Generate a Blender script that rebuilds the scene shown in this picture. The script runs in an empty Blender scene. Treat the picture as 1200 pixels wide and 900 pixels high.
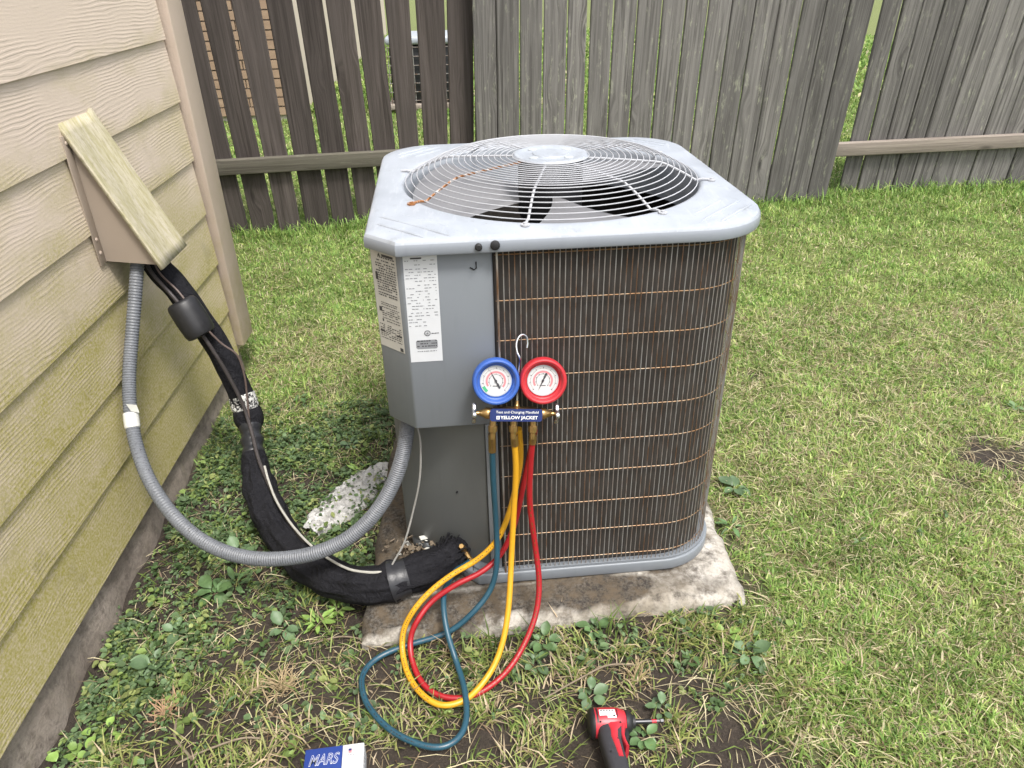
import bpy, bmesh, math, random
import numpy as np
from mathutils import Vector, Matrix, Euler
random.seed(7); RNG = np.random.default_rng(11)
R = math.radians
SC = bpy.context.scene
COL = SC.collection

# ------------------------------------------------------------------ camera, sky, sun, exposure
cam = bpy.data.objects.new('camera', bpy.data.cameras.new('camera')); COL.objects.link(cam)
_r, _u, _b = (0.99892, -0.04299, -0.01751), (0.0368, 0.50285, 0.86359), (-0.02832, -0.8633, 0.50389)
cam.matrix_world = Matrix(((_r[0], _u[0], _b[0], 0), (_r[1], _u[1], _b[1], 0), (_r[2], _u[2], _b[2], 1.4), (0, 0, 0, 1)))
cam.data.sensor_width = 36; cam.data.lens = 25.907; cam.data.clip_start = 0.05; cam.data.clip_end = 400
SC.camera = cam
SUN_EL, SUN_AZ = 62, 150           # azimuth of the sun measured clockwise from +Y
W = bpy.data.worlds.new('World'); SC.world = W; W.use_nodes = True
wn = W.node_tree.nodes; wl = W.node_tree.links; wn.clear()
sky = wn.new('ShaderNodeTexSky'); sky.sky_type = 'NISHITA'; sky.sun_disc = False
sky.sun_elevation = R(SUN_EL); sky.sun_rotation = R(SUN_AZ); sky.dust_density = 4.0; sky.air_density = 1.0
hs = wn.new('ShaderNodeHueSaturation'); hs.inputs['Saturation'].default_value = 0.32
bgn = wn.new('ShaderNodeBackground'); bgn.inputs['Strength'].default_value = 0.125
wo = wn.new('ShaderNodeOutputWorld')
wl.new(sky.outputs[0], hs.inputs['Color']); wl.new(hs.outputs[0], bgn.inputs['Color']); wl.new(bgn.outputs[0], wo.inputs[0])
sl = bpy.data.lights.new('sun', 'SUN'); sl.energy = 1.5; sl.angle = R(11); sl.color = (1.0, 0.955, 0.89)
sun = bpy.data.objects.new('sun', sl); COL.objects.link(sun)
_sd = Vector((math.sin(R(SUN_AZ)) * math.cos(R(SUN_EL)), math.cos(R(SUN_AZ)) * math.cos(R(SUN_EL)), math.sin(R(SUN_EL))))
sun.rotation_euler = _sd.to_track_quat('Z', 'Y').to_euler(); sun.location = _sd * 20
SC.view_settings.view_transform = 'Standard'; SC.view_settings.look = 'None'
SC.view_settings.exposure = 1.22; SC.view_settings.gamma = 1.0; SC.view_settings.use_curve_mapping = False

# ------------------------------------------------------------------ materials
def nodemat(name):
    m = bpy.data.materials.new(name); m.use_nodes = True
    nt = m.node_tree; b = nt.nodes['Principled BSDF']
    return m, nt, b
class N:
    """tiny node helper"""
    def __init__(s, nt): s.nt = nt
    def n(s, t, **kw):
        o = s.nt.nodes.new('ShaderNode' + t)
        for k, v in kw.items(): setattr(o, k, v)
        return o
    def l(s, a, b): s.nt.links.new(a, b)
    def val(s, sock, v):
        if hasattr(v, 'is_output') or hasattr(v, 'links'): s.l(v, sock)
        else: sock.default_value = v
    def math(s, op, a, b=0.0, clamp=False):
        o = s.n('Math', operation=op, use_clamp=clamp); s.val(o.inputs[0], a); s.val(o.inputs[1], b); return o.outputs[0]
    def noise(s, vec, scale, detail=4, rough=0.55, dist=0.0):
        o = s.n('TexNoise'); o.inputs['Scale'].default_value = scale; o.inputs['Detail'].default_value = detail
        o.inputs['Roughness'].default_value = rough; o.inputs['Distortion'].default_value = dist
        if vec is not None: s.l(vec, o.inputs['Vector'])
        return o.outputs[0]
    def pos(s, scale=None, rand=0.0, obj=False):
        if obj: v = s.n('TexCoord').outputs['Object']
        else: v = s.n('NewGeometry').outputs['Position']
        if scale is not None:
            m = s.n('VectorMath', operation='MULTIPLY'); s.l(v, m.inputs[0]); m.inputs[1].default_value = scale; v = m.outputs[0]
        if rand:
            oi = s.n('ObjectInfo'); c = s.n('CombineXYZ')
            q = s.math('MULTIPLY', oi.outputs['Random'], rand); s.l(q, c.inputs[0]); s.l(q, c.inputs[1]); s.l(s.math('MULTIPLY', q, 1.7), c.inputs[2])
            a = s.n('VectorMath', operation='ADD'); s.l(v, a.inputs[0]); s.l(c.outputs[0], a.inputs[1]); v = a.outputs[0]
        return v
    def ramp(s, f, stops):
        o = s.n('ValToRGB'); e = o.color_ramp.elements
        while len(e) < len(stops): e.new(0.5)
        for i, (p, c) in enumerate(stops):
            e[i].position = p; e[i].color = (c, c, c, 1) if not isinstance(c, tuple) else (*c, 1)
        s.l(f, o.inputs[0]); return o.outputs[0]
    def mix(s, f, a, b, mode='MIX'):
        o = s.n('Mix', data_type='RGBA', blend_type=mode)
        s.val(o.inputs[0], f)
        for i, v in ((6, a), (7, b)):
            if isinstance(v, tuple): o.inputs[i].default_value = (*v, 1)
            else: s.l(v, o.inputs[i])
        return o.outputs[2]
    def bump(s, h, b, strength=0.5, dist=0.01):
        o = s.n('Bump'); o.inputs['Strength'].default_value = strength; o.inputs['Distance'].default_value = dist
        s.l(h, o.inputs['Height']); s.l(o.outputs[0], b.inputs['Normal'])
def plain(name, c, rough=0.5, metal=0.0, var=0.12, nscale=30, bump=0.0, obj=False, coat=0.0):
    m, nt, b = nodemat(name); k = N(nt)
    p = k.pos(obj=obj)
    f = k.noise(p, nscale, 5)
    lo = tuple(x * (1 - var * 1.6) for x in c); hi = tuple(min(1, x * (1 + var)) for x in c)
    k.l(k.mix(f, lo, hi), b.inputs['Base Color'])
    k.l(k.math('ADD', k.math('MULTIPLY', f, 0.18), rough - 0.09, True), b.inputs['Roughness'])
    b.inputs['Metallic'].default_value = metal
    if coat: b.inputs['Coat Weight'].default_value = coat
    if bump: k.bump(k.noise(p, nscale * 4, 4), b, bump, 0.002)
    return m
M = {}
def mats():
    # siding: painted fibre cement with pressed cedar grain, green algae growing up from the damp end
    def siding(name, base, algae_gain):
        m, nt, b = nodemat(name); k = N(nt)
        p = k.pos((1, 3.4, 11), rand=37.0)
        w = k.n('TexWave', wave_type='BANDS', bands_direction='Z', wave_profile='SIN')
        w.inputs['Scale'].default_value = 3.1; w.inputs['Distortion'].default_value = 19; w.inputs['Detail'].default_value = 2.6; w.inputs['Detail Scale'].default_value = 0.24
        w.inputs['Detail Roughness'].default_value = 0.55
        k.l(p, w.inputs['Vector'])
        gm = k.ramp(k.noise(k.pos((1, 2.6, 9), rand=11), 1.8, 3), [(0.40, 0.06), (0.68, 1.0)])
        lines = k.math('MULTIPLY', k.ramp(w.outputs['Fac'], [(0.35, 0.0), (0.8, 1.0)]), gm)
        fine = k.noise(k.pos((60, 60, 130)), 2.0, 3)
        h = k.math('ADD', k.math('MULTIPLY', lines, 1.0), k.math('MULTIPLY', fine, 0.45))
        k.bump(h, b, 0.34, 0.0018)
        xyz = k.n('SeparateXYZ'); k.l(k.pos(), xyz.inputs[0])
        hz = k.math('SUBTRACT', 1.36, k.math('MULTIPLY', xyz.outputs['Z'], 1.12))       # damp: strongest near the ground
        na = k.noise(k.pos((1, 1.6, 3.2)), 2.4, 5, 0.6)
        al = k.math('ADD', hz, k.math('MULTIPLY', k.math('SUBTRACT', na, 0.5), 1.5))
        fz = k.math('FRACT', k.math('DIVIDE', k.math('SUBTRACT', xyz.outputs['Z'], .07), .1865))
        al = k.math('ADD', al, k.math('MULTIPLY', k.math('SUBTRACT', k.ramp(fz, [(0.0, 1.0), (0.35, .35), (.8, .5), (1.0, .75)]), .5), .35))
        al = k.math('MULTIPLY', k.ramp(al, [(0.1, 0.0), (0.95, 1.0)]), algae_gain)
        sp = k.noise(k.pos(), 160, 3, 0.7)
        al = k.math('MULTIPLY', al, k.ramp(sp, [(0.30, 0.30), (0.6, 1.0)]), True)
        al = k.math('MULTIPLY', al, k.math('SUBTRACT', 1.0, k.math('MULTIPLY', lines, 0.35)))
        dirt = k.math('MULTIPLY', k.ramp(k.noise(k.pos(), 9, 6, 0.65), [(0.56, 0.0), (0.8, 0.5)]), k.ramp(hz, [(0.2, 0.25), (1.0, 1.0)]))
        c1 = k.mix(k.noise(k.pos(), 3, 4), tuple(x * .93 for x in base), base)
        c2 = k.mix(al, c1, (0.315, 0.285, 0.058))
        c3 = k.mix(dirt, c2, (0.15, 0.135, 0.07))
        k.l(c3, b.inputs['Base Color']); b.inputs['Roughness'].default_value = 0.62
        return m
    M['siding'] = siding('painted_siding', (0.625, 0.525, 0.435), 0.95)
    m, nt, b = nodemat('painted_trim'); k = N(nt)
    c = k.mix(k.noise(k.pos(), 5, 5), (0.42, 0.34, 0.28), (0.50, 0.41, 0.34)); xyz = k.n('SeparateXYZ'); k.l(k.pos(), xyz.inputs[0])
    c = k.mix(k.math('MULTIPLY', k.ramp(xyz.outputs['Z'], [(0.1, 1.0), (0.9, 0.15)]), k.ramp(k.noise(k.pos(), 9, 5, .65), [(0.4, 0.0), (0.75, 0.7)])), c, (0.30, 0.26, 0.10))
    k.l(c, b.inputs['Base Color']); b.inputs['Roughness'].default_value = .65; k.bump(k.math('ADD', k.noise(k.pos((90, 90, 14)), 2, 5, .7), k.noise(k.pos(), 260, 3)), b, .45, .002); M['trim'] = m
    M['hood'] = plain('painted_hood_metal', (0.30, 0.245, 0.195), 0.5, 0, 0.06, 14)
    # hood cover: same paint under a crust of mildew
    m, nt, b = nodemat('mildewed_hood_cover'); k = N(nt)
    a = k.ramp(k.noise(k.pos((2, 9, 1.6)), 7, 8, 0.74), [(0.40, 0.0), (0.62, 1.0)])
    c = k.mix(a, (0.47, 0.425, 0.33), (0.335, 0.305, 0.165)); c = k.mix(k.ramp(k.noise(k.pos((.6, 1, .4)), 120, 7, .78), [(0.50, 0.0), (0.72, 0.75)]), c, (0.19, 0.175, 0.085))
    k.l(c, b.inputs['Base Color']); b.inputs['Roughness'].default_value = 0.8; k.bump(k.noise(k.pos(), 260, 4, .7), b, 0.15, 0.001); M['cover'] = m
    # weathered fence wood
    def wood(name, ca, cb, cd, lichen=0.0):
        m, nt, b = nodemat(name); k = N(nt)
        p = k.pos(rand=13.0, obj=True)
        def sc(v, s):
            q = k.n('VectorMath', operation='MULTIPLY'); k.l(v, q.inputs[0]); q.inputs[1].default_value = s; return q.outputs[0]
        vo = k.n('TexVoronoi', feature='F1'); vo.inputs['Scale'].default_value = 1.0; k.l(sc(p, (7.0, 0.3, 2.1)), vo.inputs['Vector'])
        knot = k.ramp(vo.outputs['Distance'], [(0.02, 1.0), (0.30, 0.0)])
        warp = k.math('MULTIPLY', knot, 2.2)
        cmb = k.n('CombineXYZ'); k.l(warp, cmb.inputs[0])
        ad = k.n('VectorMath', operation='ADD'); k.l(sc(p, (55, 3, 1.6)), ad.inputs[0]); k.l(cmb.outputs[0], ad.inputs[1])
        g = k.noise(ad.outputs[0], 1.0, 7, 0.66, 0.6)
        g2 = k.noise(sc(p, (170, 5, 2.6)), 1.0, 4, 0.7)
        st = k.noise(sc(p, (9, 1, 1.3)), 1.0, 4, 0.6)
        oi = k.n('ObjectInfo')
        c = k.mix(k.ramp(g, [(0.38, 0.0), (0.62, 1.0)]), ca, cb)
        c = k.mix(k.ramp(st, [(0.35, 0.0), (0.7, 0.75)]), c, cd)
        c = k.mix(k.ramp(g2, [(0.6, 0.0), (0.78, 0.55)]), c, tuple(x * 0.35 for x in ca))
        c = k.mix(k.ramp(vo.outputs['Distance'], [(0.04, 0.85), (0.13, 0.0)]), c, tuple(x * 0.4 for x in ca))
        if lichen:
            c = k.mix(k.math('MULTIPLY', k.ramp(k.noise(sc(p, (40, 4, 9)), 1.0, 6, .75), [(0.57, 0.0), (0.72, 1.0)]), lichen), c, (0.36, 0.37, 0.28))
        hv = k.n('HueSaturation'); k.l(c, hv.inputs['Color']); k.l(k.math('ADD', 0.72, k.math('MULTIPLY', oi.outputs['Random'], 0.56)), hv.inputs['Value'])
        k.l(hv.outputs[0], b.inputs['Base Color']); b.inputs['Roughness'].default_value = 0.85; b.inputs['Specular IOR Level'].default_value = 0.25
        k.bump(k.math('ADD', g, k.math('MULTIPLY', g2, 0.7)), b, 0.6, 0.004)
        return m
    M['wood_dark'] = wood('dark_stained_pickets', (0.046, 0.038, 0.034), (0.112, 0.094, 0.087), (0.075, 0.064, 0.060))
    M['wood_grey'] = wood('weathered_grey_pickets', (0.075, 0.070, 0.066), (0.225, 0.213, 0.203), (0.15, 0.142, 0.137), 0.8)
    M['wood_rail'] = wood('weathered_rail', (0.16, 0.135, 0.115), (0.27, 0.235, 0.20), (0.20, 0.17, 0.15), 0.2)
    M['wood_rail_dark'] = wood('weathered_dark_rail', (0.10, 0.088, 0.072), (0.175, 0.16, 0.13), (0.125, 0.118, 0.09), 0.2)
    # air conditioner
    def paint(name, c, rough, chalk=0.0, nscale=5):
        m, nt, b = nodemat(name); k = N(nt)
        f = k.noise(k.pos(), nscale, 6, 0.62); f2 = k.noise(k.pos((1, 1, .18)), 60, 4, .6)
        cc = k.mix(f, tuple(x * .93 for x in c), tuple(min(1, x * 1.06) for x in c))
        cc = k.mix(k.math('MULTIPLY', k.ramp(f2, [(0.55, 0.0), (0.85, 1.0)]), 0.22 + chalk), cc, tuple(x * (.62 if not chalk else 1.35) for x in c))
        k.l(cc, b.inputs['Base Color']); k.l(k.math('ADD', rough - .08, k.math('MULTIPLY', f, 0.2)), b.inputs['Roughness'])
        k.bump(k.noise(k.pos(), 420, 2), b, 0.06, 0.001)
        return m
    M['cab'] = paint('grey_cabinet_paint', (0.180, 0.198, 0.220), 0.42)
    m, nt, b = nodemat('skylit_chalky_lid_paint'); k = N(nt)  # chalk streaks and dirt over a grey lightened to carry sky glare
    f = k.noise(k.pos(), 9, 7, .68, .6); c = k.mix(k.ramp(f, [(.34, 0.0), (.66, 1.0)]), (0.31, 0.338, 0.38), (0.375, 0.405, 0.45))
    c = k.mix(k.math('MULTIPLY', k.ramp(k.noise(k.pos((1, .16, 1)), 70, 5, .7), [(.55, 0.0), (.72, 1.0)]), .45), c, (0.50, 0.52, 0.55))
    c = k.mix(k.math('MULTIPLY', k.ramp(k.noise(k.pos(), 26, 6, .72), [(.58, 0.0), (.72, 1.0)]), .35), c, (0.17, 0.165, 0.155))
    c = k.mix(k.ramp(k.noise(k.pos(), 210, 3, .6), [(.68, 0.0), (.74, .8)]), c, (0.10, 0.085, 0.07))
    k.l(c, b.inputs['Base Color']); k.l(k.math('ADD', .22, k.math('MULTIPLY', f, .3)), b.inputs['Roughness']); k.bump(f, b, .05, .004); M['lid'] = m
    M['skirt'] = paint('shaded_lid_skirt_paint', (0.245, 0.268, 0.305), 0.36, 0.0, 7)  # darker copy of the lid grey: upright lip without the sky glare
    M['lower'] = paint('shaded_lower_panel_paint', (0.128, 0.135, 0.136), 0.5)  # cabinet grey darkened, shade below the upper box put into the colour
    m, nt, b = nodemat('dirty_coil_fins'); k = N(nt)
    w = k.n('TexWave', wave_type='BANDS', bands_direction='Z'); w.inputs['Scale'].default_value = 44; w.inputs['Distortion'].default_value = 0.8; k.l(k.pos(), w.inputs['Vector'])
    c = k.mix(k.noise(k.pos((1, 1, .3)), 14, 5, .6), (0.014, 0.012, 0.0105), (0.052, 0.044, 0.038)); c = k.mix(k.math('MULTIPLY', k.ramp(k.noise(k.pos((1, 1, .12)), 90, 3, .6), [(0.5, 0.0), (0.8, 1.0)]), 0.5), c, (0.085, 0.08, 0.074))
    k.l(c, b.inputs['Base Color']); b.inputs['Roughness'].default_value = 0.75; b.inputs['Metallic'].default_value = 0.1
    k.bump(w.outputs['Fac'], b, 0.15, 0.001); M['coil'] = m
    def wire(name, clean, rust, lo, hi, rough=.45, metal=.25):
        m, nt, b = nodemat(name); k = N(nt)
        f = k.ramp(k.noise(k.pos((60, 60, 10)), 1.0, 5, 0.7), [(lo, 0.0), (hi, 1.0)])
        k.l(k.mix(f, clean, rust), b.inputs['Base Color']); b.inputs['Roughness'].default_value = rough; b.inputs['Metallic'].default_value = metal
        return m
    M['vwire'] = wire('guard_wire_upright', (0.30, 0.295, 0.285), (0.15, 0.082, 0.045), 0.42, 0.62)
    M['hwire'] = wire('guard_wire_crosswise', (0.30, 0.24, 0.165), (0.24, 0.125, 0.05), 0.30, 0.56)
    M['ring'] = wire('grille_wire', (0.42, 0.43, 0.455), (0.36, 0.27, 0.20), 0.62, 0.95, .35, .0)
    M['rustspoke'] = wire('rusty_spoke', (0.62, 0.62, 0.62), (0.30, 0.13, 0.045), 0.38, 0.5)
    M['blade'] = plain('fan_blade_aluminium', (0.24, 0.24, 0.25), 0.5, 0.25, 0.12, 9)
    M['black'] = plain('black_plastic', (0.014, 0.014, 0.016), 0.5, 0, 0.2, 60)
    M['dark'] = plain('dark_cavity_metal', (0.02, 0.02, 0.022), 0.6, 0.2, 0.2, 20)
    M['label'] = plain('white_label', (0.60, 0.62, 0.65), 0.5, 0, 0.04, 40)
    M['label2'] = plain('warning_label', (0.50, 0.49, 0.46), 0.55, 0, 0.04, 40)
    M['ink'] = plain('label_ink', (0.045, 0.045, 0.05), 0.6, 0, 0.1, 40)
    M['inkl'] = plain('pale_label_ink', (0.24, 0.25, 0.27), 0.6, 0, 0.1, 40)
    M['brass'] = plain('tarnished_brass', (0.42, 0.27, 0.11), 0.35, 0.9, 0.25, 60)
    M['chrome'] = plain('worn_chrome', (0.55, 0.56, 0.58), 0.25, 0.95, 0.15, 60)
    M['blue'] = plain('blue_rubber', (0.035, 0.105, 0.40), 0.45, 0, 0.1, 50)
    M['red'] = plain('red_rubber', (0.46, 0.022, 0.032), 0.45, 0, 0.1, 50)
    M['dial'] = plain('dial_white', (0.52, 0.52, 0.52), 0.4, 0, 0.03, 50)
    M['dialgrey'] = plain('dial_grey', (0.42, 0.45, 0.47), 0.4, 0, 0.1, 50)
    M['pink'] = plain('dial_red_print', (0.60, 0.20, 0.22), 0.5, 0, 0.05, 50)
    M['green'] = plain('dial_green_print', (0.06, 0.35, 0.16), 0.5, 0, 0.05, 50)
    M['navy'] = plain('navy_plate', (0.012, 0.025, 0.12), 0.4, 0, 0.1, 50)
    M['print'] = plain('white_print', (0.78, 0.78, 0.78), 0.5, 0, 0.03, 50)
    M['hose_b'] = plain('blue_hose', (0.018, 0.070, 0.105), 0.38, 0, 0.12, 40)
    M['hose_y'] = plain('yellow_hose', (0.60, 0.31, 0.016), 0.4, 0, 0.10, 40)
    M['hose_r'] = plain('red_hose', (0.33, 0.012, 0.018), 0.38, 0, 0.12, 40)
    M['hose_ink'] = plain('hose_print', (0.12, 0.06, 0.01), 0.6, 0, 0.1, 50)
    m, nt, b = nodemat('scuffed_grey_conduit'); k = N(nt)
    c = k.mix(k.noise(k.pos(), 22, 5), (0.10, 0.108, 0.122), (0.18, 0.19, 0.208))
    c = k.mix(k.ramp(k.noise(k.pos((1, 1, 2.4)), 150, 5, .72), [(0.56, 0.0), (0.66, 0.9)]), c, (0.035, 0.035, 0.037))
    k.l(c, b.inputs['Base Color']); b.inputs['Roughness'].default_value = 0.5; M['conduit'] = m
    m, nt, b = nodemat('wrinkled_black_foam'); k = N(nt)
    n1 = k.noise(k.pos((1, 1, 1)), 55, 5, .62, .8); k.l(k.mix(n1, (0.005, 0.005, 0.007), (0.018, 0.018, 0.022)), b.inputs['Base Color'])
    b.inputs['Roughness'].default_value = 0.8; b.inputs['Specular IOR Level'].default_value = 0.2; k.bump(n1, b, 0.9, 0.01); M['foam'] = m
    M['tape'] = plain('black_tape', (0.022, 0.023, 0.027), 0.38, 0, 0.2, 50, 0.3)
    M['collar'] = plain('black_foam_collar', (0.016, 0.016, 0.018), 0.45, 0, 0.2, 80, 0.2)
    M['liq'] = plain('dull_copper_tube', (0.06, 0.052, 0.052), 0.45, 0.4, 0.2, 40)
    M['ctrl'] = plain('brown_wire', (0.105, 0.075, 0.065), 0.5, 0, 0.2, 40)
    M['wht'] = plain('grubby_white_wire', (0.42, 0.41, 0.37), 0.55, 0, 0.2, 40)
    M['thin'] = plain('grey_wire', (0.26, 0.255, 0.24), 0.55, 0, 0.2, 40)
    M['whitetape'] = plain('white_tape', (0.62, 0.62, 0.58), 0.55, 0, 0.1, 50)
    m, nt, b = nodemat('torn_white_tape'); k = N(nt)
    n1 = k.noise(k.pos(), 95, 3, .6, 1.2); k.l(k.mix(k.ramp(n1, [(0.46, 0.0), (0.52, 1.0)]), (0.02, 0.02, 0.022), (0.62, 0.62, 0.60)), b.inputs['Base Color']); k.bump(n1, b, .6, .004); M['torn'] = m
    m, nt, b = nodemat('crumpled_plastic'); k = N(nt)
    k.l(k.mix(k.noise(k.pos(), 30, 4), (0.30, 0.29, 0.27), (0.58, 0.58, 0.57)), b.inputs['Base Color']); b.inputs['Roughness'].default_value = 0.3
    k.bump(k.noise(k.pos(), 60, 4, .6, 1.0), b, .7, .006); M['plastic'] = m
    # concrete
    def concrete(name, light, mid, dark, moss):
        m, nt, b = nodemat(name); k = N(nt)
        n1 = k.noise(k.pos(), 5, 6, .65); n2 = k.noise(k.pos(), 28, 6, .7); n3 = k.noise(k.pos(), 140, 4, .7)
        c = k.mix(k.ramp(n1, [(0.44, 0.0), (0.66, 1.0)]), mid, light)
        c = k.mix(k.ramp(n2, [(0.46, 0.0), (0.64, 0.85)]), c, dark)
        c = k.mix(k.ramp(k.noise(k.pos(), 9, 5, .7), [(0.55, 0.0), (0.7, 0.6)]), c, moss)
        c = k.mix(k.ramp(n3, [(0.5, 0.0), (0.75, 0.5)]), c, tuple(x * .5 for x in mid))
        if name.startswith('stained'):
            at = k.n('Attribute'); at.attribute_name = 'stain'
            d2 = k.mix(k.ramp(n2, [(0.4, 0.0), (0.62, 1.0)]), (0.026, 0.021, 0.017), (0.10, 0.075, 0.048)); c = k.mix(k.math('MULTIPLY', k.ramp(at.outputs['Fac'], [(.15, 0.0), (.55, 1.0)]), k.ramp(n3, [(.3, .7), (.6, 1.0)])), c, d2)
        k.l(c, b.inputs['Base Color']); b.inputs['Roughness'].default_value = 0.9; k.bump(k.math('ADD', n2, k.math('MULTIPLY', n3, .6)), b, .6, .006)
        return m
    M['pad'] = concrete('stained_pad_concrete', (0.50, 0.475, 0.43), (0.25, 0.22, 0.175), (0.05, 0.04, 0.031), (0.13, 0.10, 0.06))
    M['found'] = concrete('damp_foundation_concrete', (0.33, 0.285, 0.245), (0.25, 0.21, 0.175), (0.14, 0.115, 0.095), (0.19, 0.17, 0.11))
    # soil with thatch where the lawn is thick (attribute 'lawn')
    m, nt, b = nodemat('garden_soil'); k = N(nt)
    n1 = k.noise(k.pos(), 11, 6, .65); n2 = k.noise(k.pos(), 120, 5, .7)
    c = k.mix(n1, (0.018, 0.013, 0.0095), (0.055, 0.042, 0.032)); c = k.mix(k.ramp(n2, [(0.5, 0.0), (0.75, 0.5)]), c, (0.11, 0.085, 0.06))
    g = k.mix(k.noise(k.pos((9, 9, 1)), 6, 6, .7), (0.11, 0.15, 0.04), (0.23, 0.25, 0.085)); g = k.mix(k.ramp(n2, [(0.45, 0.0), (0.7, .7)]), g, (0.03, 0.035, 0.015))
    at = k.n('Attribute'); at.attribute_name = 'lawn'
    k.l(k.mix(at.outputs['Fac'], c, g), b.inputs['Base Color']); b.inputs['Roughness'].default_value = 0.95; k.bump(k.math('ADD', n1, n2), b, .8, .012); M['soil'] = m
    # leaves and blades: colour of each blade in attribute 'Col'
    def leafmat(name, rough, trans):
        m, nt, b = nodemat(name); k = N(nt)
        at = k.n('Attribute'); at.attribute_name = 'Col'
        k.l(at.outputs['Color'], b.inputs['Base Color']); b.inputs['Roughness'].default_value = rough; b.inputs['Specular IOR Level'].default_value = 0.3
        t = k.n('BsdfTranslucent'); k.l(at.outputs['Color'], t.inputs[0]); mx = k.n('MixShader'); mx.inputs[0].default_value = trans
        k.l(b.outputs[0], mx.inputs[1]); k.l(t.outputs[0], mx.inputs[2]); k.l(mx.outputs[0], nt.nodes['Material Output'].inputs[0]); return m
    M['blades'] = leafmat('grass_blades', 0.5, 0.38); M['leaves'] = leafmat('weed_leaves', 0.5, 0.25)
    def leafcol(name, c):
        m, nt, b = nodemat(name); k = N(nt); oi = k.n('ObjectInfo')
        hv = k.n('HueSaturation'); hv.inputs['Color'].default_value = (*c, 1); k.l(k.math('ADD', .7, k.math('MULTIPLY', oi.outputs['Random'], .6)), hv.inputs['Value'])
        cc = k.mix(k.ramp(k.noise(k.pos(), 90, 4), [(.45, 0.0), (.75, .4)]), hv.outputs[0], tuple(x * 1.35 for x in c))
        k.l(cc, b.inputs['Base Color']); b.inputs['Roughness'].default_value = .5; return m
    M['leaf_grey'] = leafcol('grey_green_leaf', (0.085, 0.14, 0.065)); M['leaf_bright'] = leafcol('bright_green_leaf', (0.19, 0.30, 0.07)); M['leaf_dark'] = leafcol('deep_green_leaf', (0.09, 0.16, 0.06))
    M['straw'] = plain('dry_straw', (0.40, 0.31, 0.18), 0.8, 0, .2, 80); M['pinkstraw'] = plain('dry_reddish_straw', (0.46, 0.29, 0.18), 0.8, 0, .2, 80)
    M['twig'] = plain('grey_twig', (0.22, 0.175, 0.125), 0.85, 0, .25, 60, .4)
    M['drill_red'] = plain('red_tool_plastic', (0.46, 0.028, 0.042), 0.38, 0, .08, 60); M['grip'] = plain('dark_grip_rubber', (0.032, 0.032, 0.038), 0.65, 0, .2, 120, .3)
    M['steel'] = plain('dark_bit_steel', (0.07, 0.07, 0.075), 0.35, .8, .2, 60)
    M['box_blue'] = plain('blue_carton', (0.018, 0.045, 0.22), 0.45, 0, .08, 30); M['box_white'] = plain('white_carton', (0.62, 0.63, 0.64), 0.5, 0, .05, 30)
    m, nt, b = nodemat('brown_brick'); k = N(nt); oi = k.noise(k.pos((3, 3, 9)), 1.0, 2)
    k.l(k.mix(oi, (0.20, 0.13, 0.085), (0.40, 0.29, 0.20)), b.inputs['Base Color']); b.inputs['Roughness'].default_value = .9; M['brick'] = m
    M['mortar'] = plain('pale_mortar', (0.52, 0.48, 0.42), .9, 0, .1, 30); M['cream'] = plain('cream_wall_paint', (0.62, 0.54, 0.45), .7, 0, .06, 6)
    M['roof'] = plain('roof_shingle', (0.10, 0.09, 0.085), .9, 0, .2, 30)
    M['bark'] = plain('bark', (0.11, 0.085, 0.065), .9, 0, .25, 30, .5)
mats()

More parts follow.
